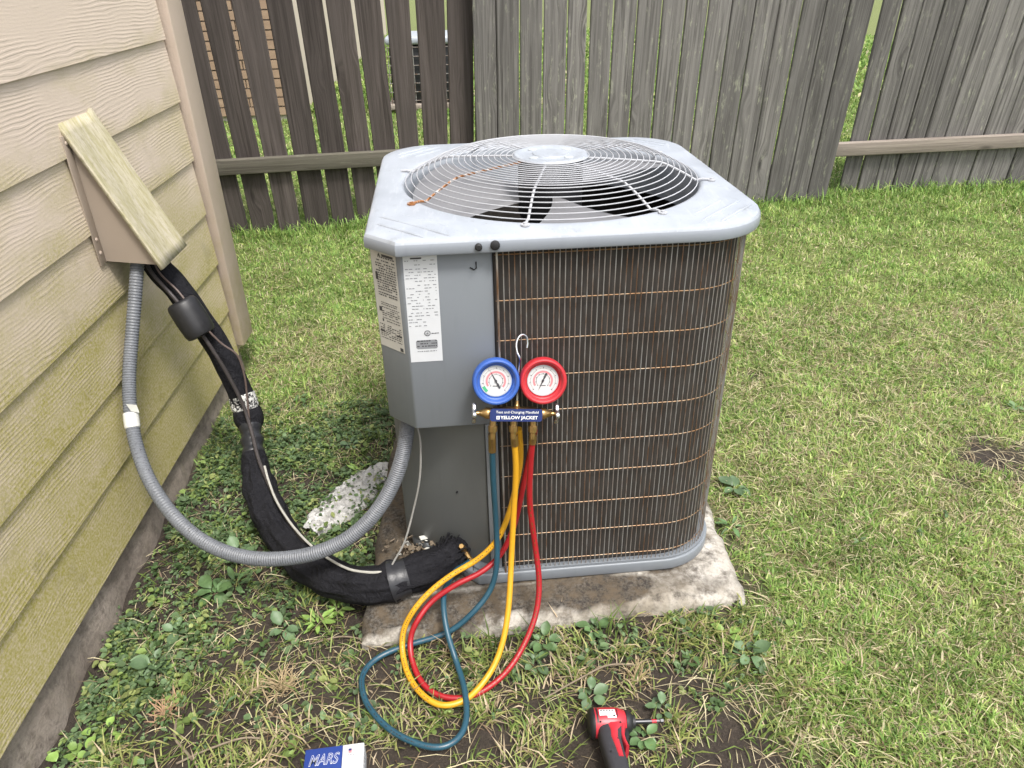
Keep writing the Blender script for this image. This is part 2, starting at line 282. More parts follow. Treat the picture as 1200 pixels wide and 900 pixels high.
# ------------------------------------------------------------------ mesh helpers
class MB:
    def __init__(s): s.v = []; s.f = []; s.mi = []; s.cur = 0
    def add(s, vs, fs):
        o = len(s.v); s.v += [tuple(p) for p in vs]; s.f += [tuple(i + o for i in f) for f in fs]; s.mi += [s.cur] * len(fs)
    def box(s, a, b, xf=None):
        (x0, y0, z0), (x1, y1, z1) = a, b
        vs = [Vector(p) for p in ((x0, y0, z0), (x1, y0, z0), (x1, y1, z0), (x0, y1, z0), (x0, y0, z1), (x1, y0, z1), (x1, y1, z1), (x0, y1, z1))]
        if xf: vs = [xf @ p for p in vs]
        s.add(vs, [(0, 3, 2, 1), (4, 5, 6, 7), (0, 1, 5, 4), (1, 2, 6, 5), (2, 3, 7, 6), (3, 0, 4, 7)])
    def prism(s, pts, z0, z1, xf=None):
        n = len(pts); vs = [Vector((p[0], p[1], z0)) for p in pts] + [Vector((p[0], p[1], z1)) for p in pts]
        if xf: vs = [xf @ p for p in vs]
        s.add(vs, [tuple(range(n - 1, -1, -1)), tuple(range(n, 2 * n))] + [(i, (i + 1) % n, n + (i + 1) % n, n + i) for i in range(n)])
    def tube(s, pts, rad, n=10, closed=False, cap=True, squash=None):
        P = [Vector(p) for p in pts]; L = len(P)
        if not hasattr(rad, '__len__'): rad = [rad] * L
        T = []
        for i in range(L):
            a = P[(i - 1) % L] if (closed or i) else P[0]; b = P[(i + 1) % L] if (closed or i < L - 1) else P[-1]
            T.append((b - a).normalized())
        up = Vector((0, 0, 1)) if abs(T[0].z) < .9 else Vector((1, 0, 0))
        nrm = (up - T[0] * up.dot(T[0])).normalized(); vs = []
        for i in range(L):
            nrm = (nrm - T[i] * nrm.dot(T[i])).normalized(); bi = T[i].cross(nrm)
            for j in range(n):
                a = 2 * math.pi * j / n; r = rad[i]
                if squash: r = r * squash(i, j, a)
                vs.append(P[i] + nrm * (math.cos(a) * r) + bi * (math.sin(a) * r))
        fs = []
        for i in range(L if closed else L - 1):
            k = (i + 1) % L
            for j in range(n): fs.append((i * n + j, i * n + (j + 1) % n, k * n + (j + 1) % n, k * n + j))
        if cap and not closed: fs += [tuple(range(n - 1, -1, -1)), tuple((L - 1) * n + j for j in range(n))]
        s.add(vs, fs)
    def lathe(s, prof, n=32, xf=None):
        """prof: (r, z) pairs revolved round Z"""
        vs = []; fs = []
        for r, z in prof:
            for j in range(n):
                a = 2 * math.pi * j / n; p = Vector((r * math.cos(a), r * math.sin(a), z)); vs.append(xf @ p if xf else p)
        for i in range(len(prof) - 1):
            for j in range(n): fs.append((i * n + j, i * n + (j + 1) % n, (i + 1) * n + (j + 1) % n, (i + 1) * n + j))
        fs += [tuple(range(n - 1, -1, -1)), tuple((len(prof) - 1) * n + j for j in range(n))]
        s.add(vs, fs)
    def quad(s, a, b, c, d): s.add([a, b, c, d], [(0, 1, 2, 3)])
    def mesh(s, name, mat, smooth=True, angle=35):
        me = bpy.data.meshes.new(name); me.from_pydata(s.v, [], s.f)
        for m in (mat if isinstance(mat, (list, tuple)) else [mat]): me.materials.append(m)
        if max(s.mi, default=0): me.polygons.foreach_set('material_index', s.mi)
        if smooth:
            me.polygons.foreach_set('use_smooth', [True] * len(me.polygons)); me.set_sharp_from_angle(angle=R(angle))
        me.update(); return me
    def build(s, name, mat, parent=None, smooth=True, angle=35, bevel=0):
        me = s.mesh(name, mat, smooth, angle)
        if bevel:
            bm = bmesh.new(); bm.from_mesh(me); bmesh.ops.remove_doubles(bm, verts=bm.verts, dist=1e-6)
            ed = [e for e in bm.edges if len(e.link_faces) == 2 and e.calc_face_angle(0) > R(30)]
            bmesh.ops.bevel(bm, geom=ed, offset=bevel, segments=2, profile=.5, affect='EDGES', clamp_overlap=True); bm.to_mesh(me); bm.free()
            if smooth:
                me.polygons.foreach_set('use_smooth', [True] * len(me.polygons)); me.set_sharp_from_angle(angle=R(50))
        return link(name, me, parent)
def link(name, me, parent=None):
    o = bpy.data.objects.new(name, me); COL.objects.link(o)
    if parent: o.parent = parent
    return o
def tag(o, label=None, cat=None, group=None, kind=None):
    for k, v in (('label', label), ('category', cat), ('group', group), ('kind', kind)):
        if v: o[k] = v
    return o
def empty(name, loc, label, cat, group=None, rot=(0, 0, 0)):
    o = bpy.data.objects.new(name, None); COL.objects.link(o); o.location = loc; o.rotation_euler = rot; o.empty_display_size = .1
    return tag(o, label, cat, group)
def spline(P, per=8):
    P = [Vector(p) for p in P]; Q = [P[0] * 2 - P[1]] + P + [P[-1] * 2 - P[-2]]; out = []
    for i in range(1, len(Q) - 2):
        a, b, c, d = Q[i - 1:i + 3]
        for j in range(per):
            t = j / per
            out.append(.5 * ((2 * b) + (c - a) * t + (2 * a - 5 * b + 4 * c - d) * t * t + (3 * b - a - 3 * c + d) * t ** 3))
    out.append(P[-1]); return out
def smoothed(P, it=2):
    P = [Vector(p) for p in P]
    for _ in range(it): P = [P[0]] + [(P[i - 1] + P[i] * 2 + P[i + 1]) / 4 for i in range(1, len(P) - 1)] + [P[-1]]
    return P
def text_mesh(txt, size, shear=0.0, extrude=0.0003, bold=0.0):
    cu = bpy.data.curves.new('lettering', 'FONT'); cu.body = txt; cu.size = size; cu.align_x = 'CENTER'; cu.align_y = 'CENTER'; cu.shear = shear; cu.extrude = extrude; cu.offset = bold
    o = bpy.data.objects.new('lettering', cu); COL.objects.link(o)
    dg = bpy.context.evaluated_depsgraph_get(); me = bpy.data.meshes.new_from_object(o.evaluated_get(dg)); bpy.data.objects.remove(o); return me
# numpy value noise
_T = RNG.random((256, 256))
def vn(x, y, s, o=0):
    x = x * s + 17.3 * o + 50; y = y * s + 9.7 * o + 50
    xi = np.floor(x).astype(int); yi = np.floor(y).astype(int); fx = x - xi; fy = y - yi
    fx = fx * fx * (3 - 2 * fx); fy = fy * fy * (3 - 2 * fy)
    g = lambda a, b: _T[a % 256, b % 256]
    return (g(xi, yi) * (1 - fx) + g(xi + 1, yi) * fx) * (1 - fy) + (g(xi, yi + 1) * (1 - fx) + g(xi + 1, yi + 1) * fx) * fy
def fbm(x, y, s, o=0): return (vn(x, y, s, o) + .5 * vn(x, y, s * 2.1, o + 3) + .25 * vn(x, y, s * 4.3, o + 5)) / 1.75
def sst(a, b, x): t = np.clip((x - a) / (b - a), 0, 1); return t * t * (3 - 2 * t)

# ------------------------------------------------------------------ ground
def ground_z(x, y):
    x = np.asarray(x, float); y = np.asarray(y, float)
    dpf = y - (1.182 + .076 * (x + .318)); z = .022 * np.exp(-((dpf + .01) / .055) ** 2) * sst(-.36, -.28, x) * (1 - sst(.58, .66, x)) - .075 * (1 - sst(-1.0, -.62, x)) * (1 - .5 * sst(1.0, 2.2, y))
    return z + (fbm(x, y, 5, 1) - .5) * .022 + (fbm(x, y, 22, 2) - .5) * .010 - .004
def lawn(x, y):
    n = fbm(x, y, 3.2, 7)
    right = sst(.52, .86, x + (n - .5) * .55 + .10 * sst(1.0, 2, y) - .10 * (1 - sst(.8, 1.15, y)))
    back = sst(1.95, 2.5, y + (n - .5) * .8)
    L = np.maximum(right, back)
    holes = sst(.60, .72, fbm(x, y, 4.5, 21)) * .9 * (1 - sst(1.9, 2.6, y))
    d = np.exp(-(((x - 1.53) / .07) ** 2 + ((y - 1.83) / .05) ** 2)) + np.exp(-(((x - 1.0) / .05) ** 2 + ((y - 2.4) / .04) ** 2))
    return np.clip(L * (1 - holes) - d, 0, 1)
def build_ground():
    xs = np.concatenate([[-70, -40, -22, -12, -7, -4.5, -3, -2, -1.5], np.arange(-1.25, 3.2, .026), [3.3, 3.6, 4, 4.6, 5.5, 7, 9, 13, 22, 40, 70]])
    ys = np.concatenate([[-20, -10, -5, -2.5, -1.2, -.6, -.2, .1, .3], np.arange(.42, 3.4, .026), np.arange(3.42, 5.2, .07), [5.4, 6, 7, 8, 9.5, 11, 13, 16, 20, 27, 40, 70, 110]])
    X, Y = np.meshgrid(xs, ys); Z = ground_z(X, Y); nx = len(xs)
    v = np.stack([X.ravel(), Y.ravel(), Z.ravel()], 1)
    i = np.arange(len(ys) - 1)[:, None] * nx + np.arange(nx - 1)[None]; i = i.ravel()
    f = np.stack([i, i + 1, i + nx + 1, i + nx], 1)
    me = bpy.data.meshes.new('ground'); me.from_pydata(v, [], f); me.materials.append(M['soil'])
    a = me.attributes.new('lawn', 'FLOAT', 'POINT'); a.data.foreach_set('value', lawn(X, Y).ravel().astype(np.float32))
    me.polygons.foreach_set('use_smooth', [True] * len(me.polygons))
    tag(link('ground', me), kind='structure')
build_ground()

# ------------------------------------------------------------------ house with lap siding
def build_house():
    h = empty('house', (-.985, 0, 0), 'beige house side wall of lap siding stained green by algae', 'house')
    inv = Vector((.985, 0, 0))
    def P(*p): return Vector(p) + inv
    m = MB()
    y0, y1 = -2.6, 2.585
    prof = [(-.977, 0), (-.986, .20), (-.996, .20), (-.9855, 0)]
    ym = 40
    vs = [Vector((x, 0, z)) + inv for x, z in prof] + [Vector((x, y1 - y0, z)) + inv for x, z in prof]
    m.add(vs, [(0, 1, 2, 3), (7, 6, 5, 4), (0, 4, 5, 1), (1, 5, 6, 2), (2, 6, 7, 3), (3, 7, 4, 0)])
    me = m.mesh('siding_board', M['siding'], False)
    for k in range(14):
        b = link('siding_board', me, h); b.location = (0, y0 + random.uniform(-.004, .004), .07 + .1865 * k)
    m = MB(); m.box(P(-.9995, 2.598, .10), P(-.955, 2.728, 2.72)); m.build('corner_board', M['trim'], h, bevel=.004)
    m = MB(); m.box(P(-1.10, 2.684, .10), P(-1.0005, 2.727, 2.72)); m.build('corner_board', M['trim'], h, bevel=.004)
    m = MB(); m.box(P(-4.6, y0, .06), P(-.9975, 2.68, 2.70)); m.build('wall_core', M['trim'], h)
    # foundation, slightly uneven
    m = MB(); n = 70
    vs = []; fs = []
    for i in range(n + 1):
        y = y0 + (2.665 - y0) * i / n; w = .008 * math.sin(i * 1.7) + random.uniform(-.004, .004)
        vs += [P(-1.004 + w * .3, y, .068), P(-.992 + w, y, -.02), P(-.985 + w, y, -.30)]
    for i in range(n):
        for j in range(2): fs.append((i * 3 + j, i * 3 + j + 1, i * 3 + 4 + j, i * 3 + 3 + j))
    fs.append((n * 3, n * 3 + 1, n * 3 + 2)); m.add(vs, fs); m.build('foundation', M['found'], h)
    # low roof closing the volume
    m = MB(); m.prism([(-.99, 2.72), (-4.6, 2.72), (-2.8, 3.9)], -y0 * 1.0, -2.68, Matrix.Translation(inv) @ Matrix(((1, 0, 0, 0), (0, 0, -1, 0), (0, 1, 0, 0), (0, 0, 0, 1)))); m.build('roof', M['roof'], h, False)
    # vent hood covering the line set hole
    t = empty('wall_hood', (-.985, 1.92, .735), 'beige sheet metal wedge hood with mildewed sloping front on the siding', 'vent hood')
    o = Vector((-.985, 1.92, .735)); Q = lambda *p: Vector(p) - o
    m = MB()                                             # sloping cover: a shallow channel with folded lips
    top, bot = Vector((-.982, 0, 1.078)), Vector((-.832, 0, .716)); d = (bot - top).normalized(); nn = Vector((-d.z, 0, d.x))
    if nn.x < 0: nn = -nn
    n = 14
    prof = [(1.8225, -.006), (1.8225, .0), (1.824, .0015), (1.862, .0022), (1.866, .0008), (1.962, .0018), (1.966, .0032), (1.998, .0018), (2.000, -.001), (2.000, -.016)]
    vs = []
    for i in range(n + 1):
        c = top.lerp(bot, i / n)
        for (y, q) in prof:
            w = random.uniform(-.0003, .0003); e = (.012 if y > 1.99 else 0) * (1 - i / n)
            p = c + nn * (q + w) - d * e; vs.append(Q(p.x, y, p.z))
    k = len(prof); fs = [(i * k + j, i * k + j + 1, (i + 1) * k + j + 1, (i + 1) * k + j) for i in range(n) for j in range(k - 1)]
    m.add(vs, fs); c = m.build('cover', M['cover'], t, angle=28)
    so = c.modifiers.new('thickness', 'SOLIDIFY'); so.thickness = .0018; so.offset = -1
    for y, s in ((1.84, 1), (1.985, -1)):
        m = MB(); m.prism([(-.9785, 1.05), (-.9785, .737), (-.848, .722)], -y - .0012, -y + .0012, Matrix.Translation(-o) @ Matrix(((1, 0, 0, 0), (0, 0, -1, 0), (0, 1, 0, 0), (0, 0, 0, 1))))
        m.build('side_panel', M['hood'], t, False)
    for a, b in ((1.808, 1.8385), (1.987, 2.016)):
        m = MB(); m.box(Q(-.9795, a, .733), Q(-.9755, b, 1.052)); m.build('flange', M['hood'], t, bevel=.001)
    for z in (.765, .80, 1.035):
        m = MB(); m.lathe([(.0, .0), (.005, .0), (.0045, .002), (0, .003)], 10, Matrix.Translation(Q(-.9754, 1.822, z)) @ Matrix.Rotation(R(90), 4, 'Y')); m.build('screw', M['trim'], t)
build_house()

# ------------------------------------------------------------------ fences
FENCE = []
def fence(label, base, direction, lean, bounds, gap, wood, rail_specs, rail_mat, name='wood_fence', top=1.75, warp=.0):
    t = Vector((*direction, 0)).normalized(); n0 = Vector((t.y, -t.x, 0)); up = Vector((0, 0, math.cos(lean))) + n0 * math.sin(lean); yv = up.cross(t)
    root = empty(name, (*base, 0), label, 'fence', 'wooden fence panels at the back of the yard')
    root.rotation_euler = Matrix((t, yv, up)).transposed().to_euler()
    for i in range(len(bounds) - 1):
        (s0, m0), (s1, m1) = bounds[i], bounds[i + 1]
        g0 = gap(i) / 2; g1 = gap(i + 1) / 2
        th = random.uniform(.015, .019); off = random.uniform(-.003, .004); nz = 9; vs = []; fs = []
        cup = random.uniform(-.002, .003); tp = top + random.uniform(-.02, .02)
        ph = random.uniform(0, 6)
        for k in range(nz):
            z = -.06 + (tp + .06) * k / (nz - 1); j0 = random.uniform(-.0012, .0012); j1 = random.uniform(-.0012, .0012)
            bow = .003 * math.sin(z * 2 + ph)
            a = s0 + m0 * z + g0 + j0 + bow * .4; b = s1 + m1 * z - g1 + j1 + bow * .4; c = (a + b) / 2; e = .0045
            vs += [(a + e, off + bow, z), (c, off + bow + cup, z), (b - e, off + bow, z), (b, off + bow + e, z), (b, off + bow + th, z), (a, off + bow + th, z), (a, off + bow + e, z)]
        K = 7
        for k in range(nz - 1):
            for j in range(K): fs.append((k * K + j, k * K + (j + 1) % K, (k + 1) * K + (j + 1) % K, (k + 1) * K + j))
        fs.append(tuple((nz - 1) * K + j for j in range(K))); fs.append(tuple(range(K - 1, -1, -1)))
        # local origin at the picket's own foot, so the grain differs from board to board
        ox = (s0 + s1) / 2; vs = [(x - ox, y, z) for x, y, z in vs]
        m = MB(); m.add(vs, fs); p = m.build('picket', wood, root, angle=30); p.location = (ox, 0, 0)
    for (x0, x1, y0, y1, z0, z1, sl) in rail_specs:
        m = MB(); sh = Matrix(((1, 0, 0, 0), (0, 1, 0, 0), (sl, 0, 1, 0), (0, 0, 0, 1)))
        # grain of the wood runs along local Z, so the rail is modelled upright and turned
        L = x1 - x0; m.box((-(z1 - z0) / 2, y0, 0), ((z1 - z0) / 2, y1, L)); r = m.build('rail', rail_mat, root, bevel=.004)
        r.location = (x0, 0, (z0 + z1) / 2 + sl * x0); r.rotation_euler = (0, R(90) - math.atan(sl), 0)
    FENCE.append(root); return root
A5 = R(5)
LB = [(-2.05 + .1525 * i, -.012) for i in range(14)] + [(.075, -.011), (.234, -.018), (.389, -.008), (.557, -.016), (.71, -.018), (.859, -.019), (1.0, -.007), (1.135, .01), (1.291, .028), (1.446, .025), (1.60, .02)]
LG = [.03] * 40
f = fence('dark brown picket fence panel with open gaps behind the house corner', (-1.495, 4.381), (.992, .126), A5, LB, lambda i: (.024, .025, .033, .022, .019, .020, .022, .032, .014, .010)[(i - 14) % 10] if i >= 14 else .022, M['wood_dark'],
      [(-2.0, 1.42, -.041, -.0035, .338, .424, .0), (-2.0, 1.42, -.041, -.0035, 1.36, 1.45, 0)], M['wood_rail_dark'])
MBd = [(-1.292, .007), (-1.166, .007), (-1.035, .003), (-.903, -.002), (-.766, -.006), (-.644, -.012), (-.512, -.01), (-.383, -.009), (-.245, -.010), (-.119, -.006), (.004, -.004), (.135, -.004), (.267, -.004), (.403, -.004), (.535, -.004), (.672, -.008), (.805, -.006), (.935, .003)]
f2 = fence('close boarded grey fence panel behind the air conditioner', (1.249, 4.531), (.998, .056), A5, MBd, lambda i: {0: .0, 1: .005, 2: .006, 3: .008, 4: .008, 5: .022, 7: .009, 8: .009, 10: .009, 17: 0}.get(i, .006), M['wood_grey'],
           [(-1.28, .86, .030, .068, .14, .23, 0), (-1.28, .86, .030, .068, 1.36, 1.45, 0)], M['wood_rail_dark'])
RBd = [(-.04, -.022), (.078, -.020), (.191, -.013), (.316, -.010), (.441, -.008), (.573, -.008), (.708, -.010), (.838, -.012), (.972, -.012)] + [(.972 + .131 * i, -.012) for i in range(1, 34)]
f3 = fence('grey picket fence panel with pale rail at right of the open wedge', (2.379, 4.74), (.999, .046), A5, RBd, lambda i: {1: .009}.get(i, .006), M['wood_grey'],
           [(-.20, 5.2, -.042, -.0035, .258, .342, .010), (-.2, 5.2, -.042, -.0035, 1.36, 1.45, 0)], M['wood_rail'])
m = MB(); m.box((-.20, .03, -.1), (-.11, .12, .225)); m.build('post_stub', M['wood_rail_dark'], f3, bevel=.004)

# ------------------------------------------------------------------ neighbour's yard seen through the gaps
def neighbour():
    o = Vector((-1.95, 8.0, 0)); h = empty('neighbour_house', o, 'brown brick house seen through the gaps of the dark fence', 'house')
    m = MB(); m.box((-5.8, .03, -.3), (-.02, 9, 3.0)); m.build('mortar_wall', M['mortar'], h, False)
    m = MB(); ch, bl = .088, .25
    for r in range(33):
        x = -.022 ; z = .02 + r * ch
        if r % 2: m.box((x - bl / 2 + .012, 0, z), (x, .05, z + ch - .013)); x -= bl / 2
        while x > -3.6:
            j = random.uniform(-.003, .004); m.box((x - bl + .012, .0 + j, z), (x, .05, z + ch - .013)); x -= bl
    b = m.build('brick', M['brick'], h, False); b['kind'] = 'stuff'
    m = MB(); m.box((-.018, .0, -.2), (.05, 9, 3.0)); m.build('side_wall', M['cream'], h, False, bevel=.01)
    m = MB(); m.prism([(-6.2, 3.002), (.4, 3.002), (-2.9, 4.6)], -9.2, .35, Matrix(((1, 0, 0, 0), (0, 0, -1, 0), (0, 1, 0, 0), (0, 0, 0, 1)))); m.build('roof', M['roof'], h, False)
    # condenser unit of the neighbour
    a = empty('neighbour_condenser', (-.61, 8.55, 0), 'dark louvred outdoor condenser with white top beyond the dark fence', 'air conditioner')
    m = MB(); m.box((-.31, -.31, .06), (.31, .31, .62)); m.build('coil', M['dark'], a, bevel=.03)
    m = MB(); m.box((-.34, -.34, .622), (.34, .34, .70)); m.build('lid', M['lid'], a, bevel=.025)
    m = MB()
    for i in range(11): m.tube([(-.32 + .064 * i, -.325, .06), (-.32 + .064 * i, -.325, .62)], .004, 6)
    for i in range(7): m.tube([(-.33, -.329, .09 + .085 * i), (.33, -.329, .09 + .085 * i)], .004, 6)
    m.build('grille', M['vwire'], a)
    m = MB(); m.box((-.36, -.36, 0), (.36, .36, .058)); m.build('base', M['found'], a, bevel=.01)
neighbour()

# ------------------------------------------------------------------ concrete pad
def pad():
    o = Vector((.14, 1.72, 0)); nx, ny = 64, 76
    c0, c1, c2, c3 = Vector((-.318, 1.182, 0)), Vector((.598, 1.252, 0)), Vector((.60, 2.25, 0)), Vector((-.325, 2.22, 0))
    vs = []; fs = []
    for j in range(ny + 1):
        for i in range(nx + 1):
            u, v = i / nx, j / ny; p = (c0 * (1 - u) + c1 * u) * (1 - v) + (c3 * (1 - u) + c2 * u) * v
            e = min(u * .92, (1 - u) * .92, v * 1.0, (1 - v) * 1.0)
            nzz = float(fbm(p.x, p.y, 14, 30)) - .5; nf = float(fbm(p.x, p.y, 60, 31)) - .5
            z = .060 + nzz * .008 + nf * .004 - max(0, .018 - e) * .55
            if e == 0:
                p = p + Vector((nzz * .03, nzz * .03, 0)); z -= .004
            cr = (p - c1).length
            if cr < .13: z -= (.13 - cr) * .18
            cl = (p - c0).length
            if cl < .06: z -= (.06 - cl) * .25
            vs.append((p.x - o.x, p.y - o.y, z))
    W_ = nx + 1
    for j in range(ny):
        for i in range(nx): fs.append((j * W_ + i, j * W_ + i + 1, (j + 1) * W_ + i + 1, (j + 1) * W_ + i))
    edge = [i for i in range(W_)] + [j * W_ + nx for j in range(1, ny + 1)] + [ny * W_ + i for i in range(nx - 1, -1, -1)] + [j * W_ for j in range(ny - 1, 0, -1)]
    b0 = len(vs)
    for k in edge: vs.append((vs[k][0] * 1.006, vs[k][1] * 1.006, -.08))
    for k in range(len(edge)): fs.append((edge[k], b0 + k, b0 + (k + 1) % len(edge), edge[(k + 1) % len(edge)]))
    m = MB(); m.add(vs, fs); p = m.build('concrete_pad', M['pad'], angle=60); p.location = o
    st = []
    for (x, y, z) in m.v:
        u = (x + o.x + .318) / .916; dfr = (y + o.y) - (1.182 + .07 * u); nz_ = float(fbm(np.array(x), np.array(y), 7, 33)) - .5; nf = float(fbm(np.array(x), np.array(y), 26, 34)) - .5
        w = math.exp(-((dfr - .055 - nz_ * .07) / .040) ** 2) * (1 - .85 * float(sst(.66, .88, u + nz_ * .6))); w = max(w, .9 * float(sst(.10, .14, dfr + nz_ * .06)) * (1 - float(sst(.80, .95, u + nz_ * .2))))
        st.append(min(1, max(0, w * (1.75 + nf * 2.2) + nf * .4 - .05)))
    a = p.data.attributes.new('stain', 'FLOAT', 'POINT'); a.data.foreach_set('value', st)
    tag(p, 'stained concrete slab under the grey air conditioner', 'concrete pad')
pad()

# ------------------------------------------------------------------ air conditioner
def outline(h, c, r=.15, r2=.14, n=10):
    P = [(-h + c, -h)]
    def arc(cx, cy, rad, a0, a1):
        for i in range(n + 1):
            a = R(a0 + (a1 - a0) * i / n); P.append((cx + rad * math.cos(a), cy + rad * math.sin(a)))
    arc(h - r, -h + r, r, -90, 0); arc(h - r2, h - r2, r2, 0, 90); arc(-h + r2, h - r2, r2, 90, 180)
    P.append((-h, -h + c)); return P
def resample(P, step):
    out = []
    for i in range(len(P)):
        a, b = Vector(P[i]), Vector(P[(i + 1) % len(P)]); n = max(1, int((b - a).length / step))
        for k in range(n): out.append(a.lerp(b, k / n))
    return out
def build_ac():
    ac = empty('air_conditioner', (.155, 1.717, .06), 'large grey outdoor air conditioner with rusty wire guard on a concrete slab', 'air conditioner', rot=(0, 0, R(3)))
    # lid: folded lip, crown, rolled orifice
    off = Vector((-.004, .006))
    base = [p + off for p in resample(outline(.402, .062), .02)]; n = len(base)
    def inset(d):
        out = []
        for i in range(n):
            t = (base[(i + 1) % n] - base[i - 1]).normalized(); out.append(base[i] + Vector((-t.y, t.x)) * d)
        return out
    loops = []
    for d, z in ((.006, .858), (.0015, .859), (0, .862), (0, .874), (.0015, .881), (.005, .8865), (.011, .889)): loops.append([Vector((p.x, p.y, z)) for p in inset(d)])
    last = inset(.011); CR = .338; cz = (.0, .0)
    circ = []
    for p in last:
        a = math.atan2(p.y, p.x); circ.append(Vector((math.cos(a), math.sin(a))))
    for t in (.12, .3, .5, .7, .86): loops.append([Vector(((1 - t) * p.x + t * c.x * .352, (1 - t) * p.y + t * c.y * .352, .889 + .004 * math.sin(t * math.pi / 2))) for p, c in zip(last, circ)])
    for r, z in ((.352, .893), (.346, .8925), (.341, .890), (.337, .884), (.335, .87), (.335, .79)): loops.append([Vector((c.x * r, c.y * r, z)) for c in circ])
    m = MB(); fs = [(i * n + j, i * n + (j + 1) % n, (i + 1) * n + (j + 1) % n, (i + 1) * n + j) for i in range(len(loops) - 1) for j in range(n)]
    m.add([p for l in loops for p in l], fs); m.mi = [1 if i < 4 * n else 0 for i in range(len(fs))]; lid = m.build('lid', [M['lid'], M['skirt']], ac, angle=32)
    for ang, spec in ((-135, ((.405, .15), (.44, .20), (.475, .13))), (-45, ((.40, .13), (.43, .19), (.46, .15))), (135, ((.40, .12), (.43, .17), (.455, .12))), (45, ((.40, .12), (.43, .17), (.455, .12)))):
        for dd, L in spec:
            m = MB(); a = R(ang); c = Vector((math.cos(a) * dd, math.sin(a) * dd, .8895)); t = Vector((-math.sin(a), math.cos(a), 0))
            m.tube([c + t * (L * (k / 8 - .5)) for k in range(9)], [.0005] + [.0042] * 7 + [.0005], 8); m.build('ridge', M['lid'], lid)
    for x, y, z, rd in ((-.19, -.4, .872, .007), (-.159, -.4, .874, .009), (.345, -.345, .873, .008)):
        m = MB(); a = R(-90) if x < .2 else R(-52)
        xf = Matrix.Translation((x, y if x < .2 else -.352, z)) @ Matrix.Rotation(a, 4, 'Z') @ Matrix.Rotation(R(90), 4, 'Y'); m.lathe([(0, -.004), (rd, -.004), (rd, .001), (rd * .6, .003), (0, .003)], 14, xf); m.build('screw', M['dark'], lid)
    # grille: rings, bent spokes, hub cap
    def prof(r):
        k = .245
        return .942 - .006 * (r / k) ** 2 if r < k else .936 - .0415 * ((r - k) / (.336 - k)) ** 1.25
    NR = 19; radii = [.088 + (.334 - .088) * i / (NR - 1) for i in range(NR)]
    def ring_mb(r):
        m = MB(); m.tube([(r * math.cos(2 * math.pi * i / 72), r * math.sin(2 * math.pi * i / 72), prof(r)) for i in range(72)], .00125, 6, closed=True); return m
    gr = ring_mb(radii[-1]).build('fan_grille', M['ring'], ac)
    for r in radii[:-1]: ring_mb(r).build('ring', M['ring'], gr)
    for k in range(8):
        a = R(-150.5 + 45 * k - (0)); m = MB(); ca, sa = math.cos(a), math.sin(a)
        pts = [(r * ca, r * sa, prof(r) - .0045) for r in (.08, .12, .16, .2, .235, .25, .27, .29, .31, .33)] + [(.345 * ca, .345 * sa, .8965), (.360 * ca, .360 * sa, .8955)]
        m.tube(pts, .0027, 6)
        if k in (0, 1, 2, 3):                             # flattened eye and screw at the end
            c = Vector((.364 * ca, .364 * sa, .8935)); m.lathe([(0, 0), (.009, 0), (.009, .003), (.004, .003), (.004, .006), (0, .006)], 12, Matrix.Translation(c))
        m.build('spoke', M['rustspoke'] if k == 0 else M['ring'], gr)
    m = MB(); m.lathe([(0, .938), (.083, .938), (.086, .941), (.083, .945), (.072, .9455), (.069, .944), (.042, .944), (.040, .9465), (0, .9465)], 40); hub = m.build('hub_cap', M['lid'], gr)
    m = MB()
    for k in range(4):
        a = R(40 + 90 * k); m.lathe([(0, 0), (.011, 0), (.011, .002), (.006, .0035), (0, .0035)], 12, Matrix.Translation((.056 * math.cos(a), .056 * math.sin(a), .9435)))
    m.build('hub_bolts', M['dialgrey'], gr)
    # fan and motor
    m = MB(); m.lathe([(0, .80), (.07, .80), (.075, .81), (.075, .93), (.06, .937), (0, .937)], 28); m.build('motor', M['dark'], ac)
    m = MB(); m.lathe([(0, .835), (.06, .835), (.065, .845), (.065, .865), (0, .868)], 24); fan = m.build('fan', M['dark'], ac)
    m = MB(); vs = []; fs = []
    nr, na = 8, 8
    for i in range(nr + 1):
        r = .055 + (.322 - .055) * i / nr; w = R(34 + 24 * i / nr)
        for j in range(na + 1):
            t = j / na - .5; a = t * w * 1.25 + .10 * i / nr; vs.append((r * math.cos(a), r * math.sin(a), .858 + .060 * (-t) * (r / .32) ** .6 - .03 * t * t))
    fs = [(i * (na + 1) + j, (i + 1) * (na + 1) + j, (i + 1) * (na + 1) + j + 1, i * (na + 1) + j + 1) for i in range(nr) for j in range(na)]
    m.add(vs, fs); bme = m.mesh('blade', M['blade'])
    for k, a in enumerate((-72, 48, 168)):
        b = link('blade', bme, fan); b.rotation_euler = (0, 0, R(a))
    # coil core, lined with dark sheet inside
    P = outline(.3695, .208); m = MB(); q = len(P); PI_ = outline(.335, .16)
    m.add([Vector((a, b, z)) for z in (.03, .857) for a, b in P], [(i, (i + 1) % q, q + (i + 1) % q, q + i) for i in range(q)]); m.add([Vector((a, b, z)) for z in (.857, .03) for a, b in PI_], [((i + 1) % q, i, q + i, q + (i + 1) % q) for i in range(q)]); m.build('coil', M['coil'], ac, angle=40)
    m = MB(); m.lathe([(.3335, .40), (.0, .40)], 40); m.build('inner_floor', M['dark'], ac)
    m = MB()                                              # base pan
    P = resample(outline(.388, .165), .05); m.prism(P, .002, .034); m.build('base_pan', M['cab'], ac, bevel=.004)
    m = MB(); m.prism(outline(.384, .175), .0345, .040); m.build('base_lip', M['cab'], ac)
    # guard: crosswise and upright wires round the coil, all in front of the fins
    path = [(-.160, -.379)] + outline(.379, .2)[1:-1] + [(-.379, -.05)]
